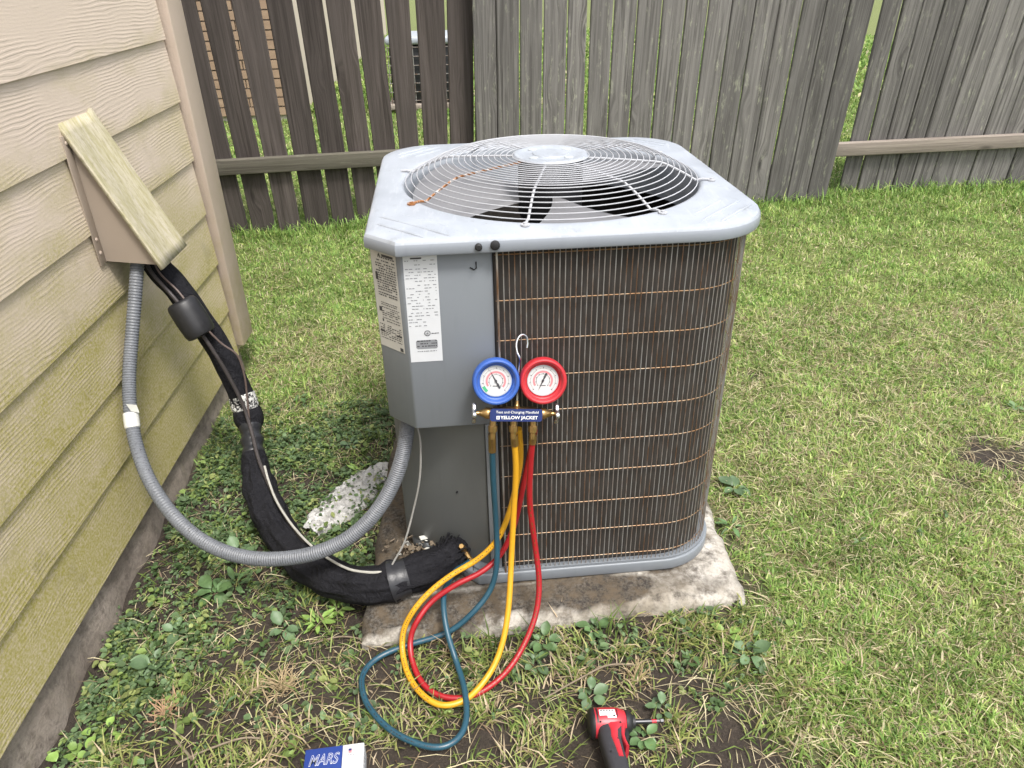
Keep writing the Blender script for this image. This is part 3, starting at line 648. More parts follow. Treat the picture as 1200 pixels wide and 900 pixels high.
    dense = resample(path, .004); dense = dense[:dense.index(max(dense, key=lambda p: -p.x * 10 + (0 if p.y < .0 else -50))) + 1] if False else dense
    # cut the closing edge of the loop off again
    dense = [p for p in dense if not (p.y < -.06 and p.x < -.161)]
    while dense[-1].y < -.05 or dense[-1].x > -.30: dense.pop()
    acc = [0.0]
    for a, b in zip(dense, dense[1:]): acc.append(acc[-1] + (b - a).length)
    def at(s):
        i = int(np.searchsorted(acc, s)); i = min(max(i, 1), len(acc) - 1); t = (s - acc[i - 1]) / max(1e-6, acc[i] - acc[i - 1]); return dense[i - 1].lerp(dense[i], t)
    hp = [at(s) for s in np.arange(0, acc[-1], .02)]
    m = MB(); m.tube([(p.x, p.y, 0) for p in hp], .00115, 5); hme = m.mesh('crosswise_wire', M['hwire'])
    for z in (.848, .753, .665, .580, .493, .406, .322, .233, .147, .062):
        o = link('crosswise_wire', hme, ac); o.location = (0, 0, z)
    m = MB(); m.tube([(0, 0, .038), (0, 0, .25), (0, 0, .5), (0, 0, .857)], .0010, 5); vme = m.mesh('upright_wire', M['vwire'])
    s = .006
    while s < acc[-1]:
        p = at(s); o = link('upright_wire', vme, ac); d = Vector((p.x, p.y)).normalized() * .0016; o.location = (p.x + d.x, p.y + d.y, 0); s += .0109
    m = MB(); m.tube([(-.156, -.384, .034), (-.156, -.384, .858)], .0022, 8); m.build('corner_rod', M['vwire'], ac)
    # electrical box above, slanting service panel and corner post below
    m = MB(); m.prism([(-.338, -.374), (-.1635, -.374), (-.1635, -.30), (-.38, -.06), (-.399, -.06), (-.399, -.313)], .462, .8575); box = m.build('control_panel', M['cab'], ac, bevel=.004)
    m = MB(); m.prism([(-.1915, -.3735), (-.1640, -.3735), (-.1640, -.34), (-.1915, -.34)], .0405, .461); m.build('corner_post', M['cab'], ac, bevel=.002)
    m = MB(); m.prism([(-.1925, -.362), (-.1925, -.33), (-.36, -.05), (-.399, -.05), (-.399, -.226)], .0405, .4605); low = m.build('service_panel', M['lower'], ac, bevel=.003)
    m = MB(); m.lathe([(0, 0), (.004, 0), (.003, .002), (0, .002)], 8, Matrix.Translation((-.262, -.3175, .24)) @ Matrix.Rotation(R(33), 4, 'Z') @ Matrix.Rotation(R(90), 4, 'X')); m.build('screw', M['dark'], low)
    m = MB(); m.tube([(-.207, -.3752, .824), (-.199, -.3752, .819), (-.195, -.3752, .822), (-.195, -.3752, .835)], .0012, 5); m.build('scratch', M['dark'], box)
    # nameplate on the front: rows of print too small to read
    rnd = random.Random(4)
    ypl = -.3746
    m = MB(); m.add([(-.333, ypl, .857), (-.336, ypl, .626), (-.2715, ypl, .626), (-.2685, ypl, .857)], [(0, 1, 2, 3)]); pl = m.build('nameplate', M['label'], ac, False)
    def dashes(m, fn, w, z0, z1, step, hgt, cols, fill):
        z = z1
        while z > z0:
            for (c0, c1) in cols:
                u = c0 * w
                while u < c1 * w:
                    L = rnd.uniform(.002, .007)
                    if rnd.random() < fill: m.quad(fn(u, z), fn(min(u + L, c1 * w), z), fn(min(u + L, c1 * w), z + hgt), fn(u, z + hgt))
                    u += L + rnd.uniform(.001, .0022)
            z -= step * rnd.choice((1, 1, 1, 1.35))
    fn = lambda u, z: (-.334 + u - (.857 - z) * .013, ypl - .0004, z)
    m = MB(); dashes(m, fn, .064, .725, .842, .0062, .0017, ((.06, .55), (.60, .96)), .62); dashes(m, fn, .064, .705, .72, .006, .0017, ((.05, .6),), .6); m.build('small_print', M['inkl'], pl, False)
    m = MB(); m.quad(fn(.015, .846), fn(.036, .846), fn(.036, .849), fn(.015, .849))
    u0, u1, za, zb = .014, .057, .655, .675
    for a in range(5):                                   # bordered grey block low on the plate
        pass
    m.build('title_print', M['ink'], pl, False)
    m = MB(); pts = [(u0, za + .003), (u0 + .003, za), (u1 - .003, za), (u1, za + .003), (u1, zb - .003), (u1 - .003, zb), (u0 + .003, zb), (u0, zb - .003)]
    m.add([fn(u, z) for u, z in pts], [tuple(range(8))]); m.build('grey_panel_print', M['inkl'], pl, False)
    m = MB(); fn2 = lambda u, z: (fn(u, z)[0], ypl - .0008, z); dashes(m, lambda u, z: fn2(u + .002, z), .056, .657, .672, .0058, .0022, ((.25, .96),), .85)
    cx, czz, rr = .038, .690, .0062
    for k in range(20):
        a, b = 2 * math.pi * k / 20, 2 * math.pi * (k + 1) / 20
        m.quad(fn2(cx + rr * math.cos(a), czz + rr * math.sin(a)), fn2(cx + rr * math.cos(b), czz + rr * math.sin(b)), fn2(cx + rr * .8 * math.cos(b), czz + rr * .8 * math.sin(b)), fn2(cx + rr * .8 * math.cos(a), czz + rr * .8 * math.sin(a)))
    dashes(m, fn2, .064, .688, .6885, .01, .0016, ((.72, .96),), .9); dashes(m, fn2, .064, .649, .6495, .01, .0012, ((.25, .85),), .9)
    m.build('mark_print', M['ink'], pl, False)
    ul = text_mesh('UL', .0058); o = link('mark_lettering', ul, pl); o.data.materials.append(M['ink']); o.location = (fn(.038, .69)[0], ypl - .0012, .690); o.rotation_euler = (R(90), 0, 0)
    # warning label on the chamfer
    A_, B_ = Vector((-.3985, -.3137, 0)), Vector((-.3385, -.3737, 0)); t = (B_ - A_).normalized(); nrm = Vector((-1, -1, 0)).normalized()
    wl_ = lambda u, z, e=.0007: A_ + t * u + nrm * e + Vector((0, 0, z))
    m = MB(); m.quad(wl_(.002, .852), wl_(.002, .642), wl_(.074, .642), wl_(.074, .852)); w = m.build('warning_label', M['label2'], ac, False)
    f2_ = lambda u, z: wl_(.004 + u, z, .0011)
    m = MB(); dashes(m, f2_, .068, .755, .838, .0050, .0026, ((.14, .96),), .9); dashes(m, f2_, .068, .70, .742, .0044, .0019, ((.2, .96),), .85); dashes(m, f2_, .068, .66, .692, .0042, .0018, ((.04, .96),), .8)
    for za, zb, ua, ub in ((.79, .806, .006, .013), (.722, .732, .006, .014), (.70, .706, .012, .016), (.676, .679, .002, .016), (.676, .679, .05, .066), (.644, .652, .057, .066)): m.quad(f2_(ua, za), f2_(ub, za), f2_(ub, zb), f2_(ua, zb))
    m.add([f2_(.018, .841), f2_(.026, .841), f2_(.022, .848)], [(0, 1, 2)]); m.quad(f2_(.03, .8415), f2_(.062, .8415), f2_(.062, .8465), f2_(.03, .8465)); m.build('warning_print', M['ink'], w, False)
    # service valve of brass beside the pipe entry
    xfv = ac.matrix_basis.inverted() if False else Matrix.Rotation(R(-3), 4, 'Z') @ Matrix.Translation((-.155, -1.717, -.06))
    v = lambda x, y, z: xfv @ Vector((x, y, z))
    m = MB(); m.tube([v(-.086, 1.40, .135), v(-.084, 1.375, .13), v(-.082, 1.362, .126)], [.011, .011, .009], 8); m.tube([v(-.083, 1.372, .128), v(-.070, 1.355, .120), v(-.062, 1.345, .116)], [.008, .0065, .006], 8)
    m.tube([v(-.083, 1.37, .13), v(-.086, 1.36, .15), v(-.087, 1.355, .158)], [.009, .009, .006], 6); m.build('service_valve', M['brass'], ac)
build_ac()

# ------------------------------------------------------------------ conduit, line set, wires
def conduit():
    P = [(-.918, 1.880, .719), (-.928, 1.830, .634), (-.948, 1.787, .529), (-.950, 1.722, .462), (-.948, 1.678, .397), (-.928, 1.610, .321), (-.893, 1.548, .257), (-.812, 1.460, .202), (-.738, 1.400, .181), (-.664, 1.360, .164), (-.584, 1.330, .166), (-.509, 1.315, .176), (-.430, 1.305, .195), (-.362, 1.310, .220), (-.304, 1.325, .258), (-.258, 1.345, .308), (-.227, 1.365, .360), (-.203, 1.385, .422), (-.192, 1.400, .481), (-.189, 1.408, .52)]
    S = smoothed(spline(smoothed(P, 1), 26), 3)
    m = MB(); m.tube(S, [.0160 + .0016 * (1 if i % 2 == 0 else 0) for i in range(len(S))], 26)
    o = m.build('electrical_conduit', M['conduit'], angle=17); tag(o, 'grey flexible conduit looping from the wall hood down to the air conditioner', 'conduit')
    m = MB(); i = 4 * 26 + 4; m.tube(S[i:i + 12], [.0185, .0196, .0192, .0197, .0190, .0196, .0192, .0195, .019, .0194, .0193, .018], 14); m.build('tape_wrap', M['whitetape'], o)
    m = MB(); c = S[i - 2]; vs = [c + Vector(d) for d in ((.010, -.016, .008), (.028, -.012, .0), (.026, -.010, .022), (.004, -.017, .03))]; m.add(vs, [(0, 1, 2, 3)]); f_ = m.build('tape_flap', M['whitetape'], o, False); q = f_.modifiers.new('thickness', 'SOLIDIFY'); q.thickness = .001
conduit()
def lineset():
    o = Vector((-.70, 1.84, .2)); root = empty('line_set', o, 'black foam wrapped refrigerant line bundle sagging from the wall hood to the slab', 'pipe bundle')
    sh = lambda P: [Vector(p) - o for p in P]
    up = [(-.920, 1.965, .74), (-.902, 1.950, .675), (-.865, 1.940, .622), (-.826, 1.930, .545), (-.785, 1.920, .457), (-.754, 1.900, .369), (-.732, 1.880, .293), (-.724, 1.873, .258)]
    S = smoothed(spline(up, 10), 3); r = random.Random(3); ph = [r.uniform(0, 6) for _ in range(8)]
    def wr(amp):
        return lambda i, j, a: 1 + amp * (math.sin(3 * a + i * .13 + ph[0]) * .6 + math.sin(7 * a - i * .21 + ph[1]) * .5 + math.sin(11 * a + i * .12 + ph[2]) * .4 + math.sin(16 * a - i * .07 + ph[3]) * .35 + math.sin(i * .55 + 2 * a) * .4)
    m = MB(); m.tube(sh(S), [.035] * len(S), 28, squash=wr(.045)); m.build('upper_sleeve', M['foam'], root, angle=80)
    ball = smoothed(spline([(-.727, 1.876, .272), (-.722, 1.868, .25), (-.714, 1.850, .228), (-.707, 1.828, .206)], 8), 1); k = len(ball)
    m = MB(); m.tube(sh(ball), [.016 + .027 * math.sin(math.pi * (i + 1.2) / (k + 1.4)) ** .6 for i in range(k)], 22, squash=wr(.03)); m.build('padded_joint', M['foam'], root, angle=80)
    neck = smoothed(spline([(-.711, 1.840, .225), (-.700, 1.800, .186), (-.691, 1.760, .156), (-.687, 1.745, .145)], 8), 1)
    m = MB(); m.tube(sh(neck), [.030 + .003 * math.sin(i * 1.1) for i in range(len(neck))], 20, squash=wr(.03)); m.build('tape_wrap', M['tape'], root)
    lo = [(-.692, 1.765, .172), (-.674, 1.710, .125), (-.639, 1.630, .092), (-.592, 1.550, .068), (-.525, 1.460, .062), (-.453, 1.385, .066), (-.374, 1.330, .078), (-.296, 1.302, .096), (-.234, 1.306, .108), (-.163, 1.335, .112), (-.105, 1.378, .118)]
    S = smoothed(spline(lo, 14), 4); k = len(S)
    def rr(i):
        t = i / (k - 1); b = .030 + .015 * min(1, t / .12); b -= .004 * math.exp(-((t - .80) / .02) ** 2); return b * (1 + .035 * math.sin(i * .42) + .03 * math.sin(i * .17 + 2)) * (1 - .22 * max(0, (t - .9) / .1))
    m = MB(); m.tube(sh(S), [rr(i) for i in range(k)], 56, squash=wr(.075)); m.build('lower_sleeve', M['foam'], root, angle=80)
    fr = MB(); e0, e1 = S[-6], S[-1]; dd = (e1 - e0).normalized()
    for q in range(150):
        a_ = r.uniform(0, 6.28); v_ = Vector((r.gauss(0, 1), r.gauss(0, 1), r.gauss(0, 1))); v_ = (v_ - dd * v_.dot(dd)).normalized()
        p0 = e1 - dd * r.uniform(.0, .05) + v_ * r.uniform(.022, .035); L = r.uniform(.012, .04); p1 = p0 + (dd * .7 + v_ * r.uniform(-.1, .8)).normalized() * L; p2 = p1 + Vector((r.gauss(0, .4), r.gauss(0, .4), -.6)) * L * .5
        fr.tube(sh([p0, p1, p2]), [.0022, .0016, .0005], 4)
    fr.build('frayed_end', M['foam'], root)
    fr = MB(); fr.tube(sh([e1 - dd * .01, e1 + dd * .015 + Vector((.004, 0, .006)), e1 + dd * .032 + Vector((.006, 0, .016))]), [.034, .030, .020], 24, squash=wr(.16)); fr.build('torn_flap', M['foam'], root, angle=80)
    c = int(k * .79); m = MB(); m.tube(sh(S[c - 4:c + 5]), [rr(i) * 1.07 for i in range(c - 4, c + 5)], 28, squash=wr(.015)); m.build('tape_band', M['tape'], root)
    m = MB(); S2 = smoothed(spline([(-.733, 1.885, .297), (-.727, 1.877, .277), (-.723, 1.871, .258)], 6), 1); m.tube(sh(S2), [.0375, .039, .0385, .0395, .038, .039, .0385, .039, .038, .0385, .039, .0385, .037], 26, squash=wr(.05)); m.build('torn_tape', M['torn'], root)
    liq = [(-.915, 1.92, .74), (-.902, 1.900, .684), (-.843, 1.870, .613), (-.798, 1.860, .527), (-.747, 1.840, .416), (-.712, 1.820, .314), (-.696, 1.796, .262), (-.680, 1.760, .222), (-.662, 1.715, .190), (-.634, 1.665, .155), (-.589, 1.590, .122), (-.539, 1.515, .105), (-.49, 1.45, .098)]
    m = MB(); m.tube(sh(smoothed(spline(liq, 8), 2)), .0055, 10); m.build('liquid_pipe', M['liq'], root)
    m = MB(); a, b = Vector((-.836, 1.880, .603)), Vector((-.790, 1.858, .507)); dd = (b - a); pts = [a.lerp(b, t) for t in (0, .04, .12, .3, .5, .7, .88, .97, 1)]
    m.tube(sh(pts), [.030, .038, .0415, .0425, .043, .0425, .0415, .038, .030], 26); m.build('foam_collar', M['collar'], root, angle=40)
    ct = [(-.90, 1.925, .74), (-.882, 1.905, .677), (-.828, 1.872, .630), (-.785, 1.848, .560), (-.742, 1.846, .490), (-.704, 1.846, .449), (-.694, 1.838, .386), (-.695, 1.826, .327), (-.694, 1.796, .255), (-.68, 1.757, .215)]
    m = MB(); m.tube(sh(smoothed(spline(ct, 8), 1)), .0028, 8); m.build('control_wire', M['ctrl'], root)
    wt = [(-.640, 1.690, .178), (-.623, 1.650, .156), (-.587, 1.580, .136), (-.525, 1.490, .122), (-.449, 1.400, .122), (-.366, 1.325, .132), (-.311, 1.298, .141), (-.274, 1.291, .146)]
    m = MB(); m.tube(sh(smoothed(spline(wt, 8), 1)), .0032, 8); m.build('white_wire', M['wht'], root)
    ts = [(-.170, 1.402, .53), (-.170, 1.400, .483), (-.165, 1.385, .444), (-.172, 1.365, .362), (-.194, 1.350, .275), (-.218, 1.325, .206), (-.245, 1.310, .162), (-.256, 1.300, .145)]
    m = MB(); m.tube(smoothed(spline(ts, 8), 1), .0024, 8); tag(m.build('thermostat_wire', M['thin']), 'thin grey wire hanging from the electrical box to the black bundle', 'wire')
lineset()

# ------------------------------------------------------------------ manifold gauge set and hoses
def gauges():
    root = empty('gauge_manifold', (.047, 1.262, .594), 'brass gauge manifold with one blue and one red gauge hooked on the wire guard', 'gauge set', rot=(R(-17), R(5), R(3)))
    Y = Matrix.Rotation(R(90), 4, 'X')                    # lathe axis Z -> local -Y (towards the viewer)
    def gauge(x, z, mt, needle, dark):
        xf = Matrix.Translation((x, 0, z)) @ Y
        m = MB(); r = .0475
        m.lathe([(0, -.034), (.036, -.034), (.041, -.028), (.043, -.012), (r - .001, -.006), (r, 0), (r, .014), (r - .002, .0175), (r - .005, .0185), (r - .0075, .0175), (r - .009, .014), (r - .0105, .0095), (r - .0125, .0085), (r - .0135, .004), (0, .004)], 48, xf)
        g = m.build('gauge', mt, root, angle=40)
        xd = xf
        m = MB(); m.lathe([(0, .0042), (.0318, .0042), (.0318, .0052), (0, .0052)], 40, xd); m.build('dial', M['dial'], g)
        def ring(r0, r1, a0, a1, hgt, n=40):
            m = MB()
            for k in range(n):
                a, b = R(a0 + (a1 - a0) * k / n), R(a0 + (a1 - a0) * (k + 1) / n)
                m.add([xd @ Vector((q * math.cos(w), q * math.sin(w), hgt)) for q, w in ((r0, a), (r1, a), (r1, b), (r0, b))], [(0, 1, 2, 3)])
            return m
        ring(.0295, .0318, -200, 160, .0056).build('dial_rim', M['dialgrey'], g, False)
        ring(.0165, .0205, -40, 215, .0056).build('red_scale', M['pink'], g, False)
        m = MB()
        for k in range(41):
            a = R(-45 + 270 * k / 40); L = .0035 if k % 5 == 0 else .0018; w = .00035 if k % 5 else .0006
            u, v = Vector((math.cos(a), math.sin(a), 0)), Vector((-math.sin(a), math.cos(a), 0))
            for r0, ll in ((.0245, L), (.0130, L * .7)):
                m.add([xd @ (u * (r0 + dl) + v * s * w + Vector((0, 0, .0058))) for dl, s in ((0, -1), (ll, -1), (ll, 1), (0, 1))], [(0, 1, 2, 3)])
        m.quad(*[xd @ Vector((a, b, .0058)) for a, b in ((-.006, -.011), (.006, -.011), (.006, -.0095), (-.006, -.0095))]); m.build('scale_ticks', M['ink'], g, False)
        if dark: ring(.024, .030, 205, 232, .0059, 6).build('green_mark', M['green'], g, False)
        m = MB(); a = R(needle); u, v = Vector((math.cos(a), math.sin(a), 0)), Vector((-math.sin(a), math.cos(a), 0))
        m.add([xd @ (u * p + v * q + Vector((0, 0, .0066))) for p, q in ((.025, 0), (.002, .0014), (-.004, .0012), (-.008, .0022), (-.017, .0019), (-.017, -.0019), (-.008, -.0022), (-.004, -.0012), (.002, -.0014))], [tuple(range(8, -1, -1))])
        m.lathe([(0, .006), (.0028, .006), (.002, .0085), (0, .0085)], 12, xd); m.build('needle', M['ink'], g, False)
    gauge(-.0425, .068, M['blue'], 120, True); gauge(.0525, .0705, M['red'], 247, False)
    m = MB(); m.box((-.046, -.014, -.010), (.046, .014, .011)); m.lathe([(.0, -.06), (.010, -.06), (.011, -.045), (.011, .045), (.010, .06), (0, .06)], 14, Matrix.Rotation(R(90), 4, 'Y')); body = m.build('manifold_body', M['brass'], root, bevel=.0015)
    m = MB(); m.prism([(-.053 + .004, -.0125), (.053 - .004, -.0125), (.053, -.009), (.053, .010), (.049, .0135), (-.049, .0135), (-.053, .010), (-.053, -.009)], .0145, .0165, Y); m.build('name_plate', M['navy'], body)
    for txt, sz, x, z, bo in (('Test and Charging Manifold', .0072, .002, .0068, 0), ('YELLOW JACKET', .0092, .006, -.0045, .0002)):
        me = text_mesh(txt, sz, 0, .0002, bo); me.materials.append(M['print']); o = link('plate_lettering', me, body); o.location = (x, -.0170, z); o.rotation_euler = (R(90), 0, 0)
        w = max(v.co.x for v in me.vertices) - min(v.co.x for v in me.vertices); o.scale = ((.086 if sz < .008 else .076) / w, 1, 1)
    m = MB()
    for a, b in (((-.040, -.008), (-.0335, -.0066)), ((-.040, -.0024), (-.0335, -.001)), ((-.040, -.0066), (-.0388, -.0024)), ((-.0347, -.0066), (-.0335, -.0024)), ((-.0377, -.0055), (-.0358, -.0035))): m.box((a[0], -.0172, a[1]), (b[0], -.0167, b[1]))
    m.build('plate_emblem', M['print'], body, False)
    for s in (-1, 1):
        m = MB(); m.lathe([(0, .046), (.009, .046), (.012, .054), (.012, .060), (.008, .066), (.006, .072), (.0045, .074), (.0045, .083), (0, .083)], 12, Matrix.Rotation(R(90 * s), 4, 'Y')); m.build('valve_stem', M['brass'], root)
        m = MB(); pts = []
        for k in range(32):
            a = 2 * math.pi * k / 32; r = .0185 + .0035 * math.cos(4 * a); pts.append((r * math.cos(a), r * math.sin(a)))
        m.prism(pts, .080, .0885, Matrix.Rotation(R(90 * s), 4, 'Y')); m.build('valve_knob', M['chrome'], root, bevel=.0025)
    for x in (-.045, -.003, .037):
        m = MB(); m.lathe([(0, -.054), (.0055, -.054), (.0062, -.050), (.0062, -.040), (.009, -.038), (.0095, -.030), (.0095, -.026), (.007, -.024), (.0065, -.016), (.006, -.008), (0, -.008)], 8, Matrix.Translation((x, -.002, 0))); m.build('hose_fitting', M['brass'], root, angle=25)
    m = MB(); m.lathe([(0, .010), (.006, .010), (.006, .016), (.0045, .018), (.0035, .026), (0, .026)], 10, Matrix.Translation((.003, .004, 0))); m.build('hook_boss', M['brass'], root)
    hk = [(0.003, 0.004, 0.022), (0.004, 0.006, 0.07), (0.006, 0.01, 0.1), (0.005, 0.0, 0.114), (-0.001, 0.002, 0.126), (-0.003, 0.006, 0.141), (0.001, 0.01, 0.154), (0.009, 0.013, 0.16), (0.018, 0.015, 0.155), (0.021, 0.015, 0.143), (0.02, 0.014, 0.133)]
    m = MB(); m.tube(smoothed(spline(hk, 6), 1), .0022, 8); m.build('hook', M['chrome'], root)
gauges()
def hose(name, P, mat, label, print_pos, ends, ink=None):
    P = [(x, y, max(z, .014)) for x, y, z in P]
    S = smoothed(spline(P, 10), 5); m = MB(); m.tube(S, .0066, 12)
    o = m.build(name, mat, angle=80); tag(o, label, 'hose', 'refrigerant hoses hanging from the gauge manifold')
    for i, j, mt, r in ends:
        m = MB(); seg = S[i:j]; m.tube(seg, [r] * len(seg), 10); m.build('end_fitting', mt, o)
    if print_pos:
        m = MB(); a, b = print_pos; rr = random.Random(2); i = a
        while i < b - 1:
            p, q = S[i], S[i + 1]; t = (q - p).normalized(); vw = (Vector((0, 0, 1.4)) - p).normalized(); s_ = t.cross(vw).normalized(); up = s_.cross(t).normalized()
            if up.dot(vw) < 0: up = -up
            c = p + up * .00675; L = (q - p).length * rr.uniform(.35, .75)
            m.quad(c - s_ * .0010, c + t * L - s_ * .0010, c + t * L + s_ * .0010, c + s_ * .0010); i += rr.choice((1, 1, 2))
        m.build('hose_print', ink or M['hose_ink'], o, False)
    return o
def hoses():
    BLUE = [(-0.002, 1.264, 0.545), (-0.003, 1.27, 0.427), (0.0, 1.275, 0.278), (-0.002, 1.255, 0.193), (-0.018, 1.235, 0.133), (-0.06, 1.205, 0.093), (-0.121, 1.185, 0.052), (-0.21, 1.165, 0.04), (-0.271, 1.143, 0.034), (-0.302, 1.11, 0.032), (-0.306, 1.072, 0.032), (-0.286, 1.018, 0.032), (-0.235, 0.96, 0.032), (-0.175, 0.924, 0.032), (-0.126, 0.914, 0.032), (-0.092, 0.933, 0.032), (-0.077, 0.974, 0.032), (-0.081, 1.041, 0.036), (-0.1, 1.11, 0.042), (-0.118, 1.155, 0.078), (-0.127, 1.2, 0.106), (-0.126, 1.25, 0.119), (-0.106, 1.31, 0.116), (-0.08, 1.335, 0.115), (-0.064, 1.347, 0.117)]
    YEL = [(.043, 1.253, .548), (.046, 1.255, .458), (.039, 1.250, .346), (.030, 1.220, .225), (.021, 1.170, .145), (.006, 1.125, .088), (-.018, 1.085, .050), (-.054, 1.045, .030), (-.089, 1.018, .028), (-.134, 1.013, .028), (-.176, 1.043, .030), (-.207, 1.092, .032), (-.222, 1.143, .044), (-.219, 1.175, .078), (-.193, 1.195, .120), (-.155, 1.222, .148), (-.105, 1.245, .174), (-.045, 1.265, .199), (.002, 1.280, .243), (.031, 1.292, .313), (.049, 1.297, .393), (.058, 1.297, .462), (.055, 1.287, .54)]
    RED = [(.083, 1.258, .545), (.077, 1.260, .464), (.075, 1.260, .360), (.086, 1.250, .245), (.093, 1.225, .164), (.085, 1.190, .106), (.059, 1.145, .064), (.020, 1.095, .036), (-.026, 1.058, .022), (-.075, 1.037, .017), (-.127, 1.041, .016), (-.171, 1.070, .020), (-.198, 1.121, .030), (-.205, 1.165, .056), (-.188, 1.187, .092), (-.153, 1.220, .119), (-.097, 1.240, .147), (-.037, 1.260, .164), (.010, 1.287, .193), (.042, 1.302, .266), (.063, 1.306, .373), (.078, 1.302, .457), (.088, 1.287, .535)]
    hose('blue_hose', BLUE, M['hose_b'], 'dark teal blue hose looping on the soil up to the brass service valve', (60, 150), [(0, 5, M['brass'], .0082), (-4, None, M['brass'], .0085)], M['steel'])
    hose('yellow_hose', YEL, M['hose_y'], 'yellow hose hanging in a long loop below the gauges', (95, 185), [(0, 4, M['brass'], .0082)])
    hose('red_hose', RED, M['hose_r'], 'red hose hanging in a loop inside the yellow one', (20, 90), [(0, 4, M['brass'], .0082)], M['hose_ink'])
hoses()

# ------------------------------------------------------------------ tools on the ground
def drill():
    root = empty('impact_driver', (.214, .948, .034), 'red and black cordless impact driver lying on its side in the grass', 'power tool', rot=(R(-6), R(3), R(1))); root.scale = (1.13, 1.13, 1.13)
    X = Matrix.Rotation(R(90), 4, 'Y')
    m = MB(); m.lathe([(0, -.030), (.0235, -.030), (.0255, -.024), (.026, -.005), (.0255, .010), (.024, .020), (.0205, .030), (.018, .0315), (0, .0315)], 32, X)
    # neck of the housing reaching down into the handle
    body = m.build('body', M['drill_red'], root, angle=45)
    def sweep(name, pts, mat, par, tk=.017):
        m = MB(); P = [Vector((a, b, 0)) for a, b, w in pts]; n = 18; vs = []; fs = []
        for (a, b, w) in pts:
            for j in range(n):
                q = 2 * math.pi * j / n; c, s = math.cos(q), math.sin(q); e = .62
                vs.append((a + w * math.copysign(abs(c) ** e, c), b, tk * math.copysign(abs(s) ** e, s)))
        for i in range(len(pts) - 1):
            for j in range(n): fs.append((i * n + j, i * n + (j + 1) % n, (i + 1) * n + (j + 1) % n, (i + 1) * n + j))
        fs += [tuple(range(n)), tuple((len(pts) - 1) * n + j for j in range(n - 1, -1, -1))]; m.add(vs, fs); return m.build(name, mat, par, angle=60)
    sweep('handle', [(.003, -.008, .022), (.002, -.020, .025), (.000, -.032, .0225), (-.003, -.046, .0195), (-.002, -.07, .0185), (.000, -.10, .0185), (.000, -.116, .021)], M['grip'], root, .0185)
    sweep('handle_stripe', [(.006, -.010, .022), (.007, -.020, .017), (.004, -.030, .0095), (.002, -.044, .0085), (.004, -.060, .0075), (.006, -.085, .006)], M['drill_red'], root, .0202)
    sweep('front_rib', [(.024, -.012, .006), (.021, -.024, .0055), (.0185, -.036, .004), (.0195, -.05, .0035), (.0225, -.062, .003)], M['drill_red'], root, .0165)
    sweep('trigger', [(.026, -.021, .007), (.026, -.030, .0075), (.024, -.040, .0065), (.021, -.046, .005)], M['black'], root, .009)
    m = MB(); m.box((-.036, -.165, -.024), (.042, -.115, .020)); m.build('battery', M['drill_red'], root, bevel=.006)
    m = MB(); m.lathe([(0, -.0365), (.016, -.0365), (.0225, -.0345), (.0262, -.030), (.0266, -.0265), (0, -.0265)], 28, X); m.build('rear_cap', M['black'], root, angle=45)
    m = MB(); m.lathe([(0, .0312), (.0205, .0312), (.020, .036), (.0165, .042), (.012, .044), (.0115, .049), (0, .049)], 24, X); m.build('nose', M['black'], root, angle=45)
    m = MB(); m.lathe([(0, .049), (.0045, .049), (.0045, .080), (.0035, .0805), (0, .0805)], 14, X); m.build('bit_holder', M['steel'], root, angle=45)
    m = MB(); m.lathe([(0, .0806), (.0036, .0806), (.0036, .089), (0, .089)], 12, X); m.build('bit_sleeve', M['drill_red'], root, angle=45)
    m = MB(); m.lathe([(0, .0891), (.003, .0891), (.003, .095), (.0045, .0965), (.0045, .102), (0, .102)], 6, X); m.build('bit', M['steel'], root, angle=30)
    # rating sticker, vents and slots wrapped on the housing
    def patch(name, x0, x1, a0, a1, mat, r=.02655, par=body):
        m = MB(); n = 6; vs = []
        for i in range(5):
            x = x0 + (x1 - x0) * i / 4
            rr = r + (-.0008 if x > .012 else 0)
            for j in range(n + 1): a = R(a0 + (a1 - a0) * j / n); vs.append((x, math.sin(a) * rr, math.cos(a) * rr))
        m.add(vs, [(i * (n + 1) + j, (i + 1) * (n + 1) + j, (i + 1) * (n + 1) + j + 1, i * (n + 1) + j + 1) for i in range(4) for j in range(n)]); return m.build(name, mat, par)
    patch('sticker', -.018, .011, -14, 14, M['print']); patch('sticker', -.004, .012, -24, -13.8, M['print'])
    for i in range(5): patch('sticker_print', -.016 + .0052 * i, -.0125 + .0052 * i, 5, 10, M['ink'], .0268)
    patch('sticker_print', .006, .010, -20, -12, M['ink'], .0268)
    patch('vent', -.0235, -.0205, -40, 25, M['black'], .0266); patch('vent', .0135, .0150, -20, 20, M['black'], .0266); patch('slot', -.008, .004, -52, -44, M['ink'], .0265)
drill()
def driver_screws():
    d = bpy.data.objects['impact_driver']
    m = MB(); m.lathe([(0, 0), (.0019, 0), (.0016, .0006), (0, .0006)], 10); me = m.mesh('screw', M['black'])
    for x, y, z in ((.018, -.017, .0198), (-.018, -.016, .0212), (.006, -.05, .0192), (-.010, -.075, .0182)): o = link('screw', me, d); o.location = (x, y, z)
driver_screws()
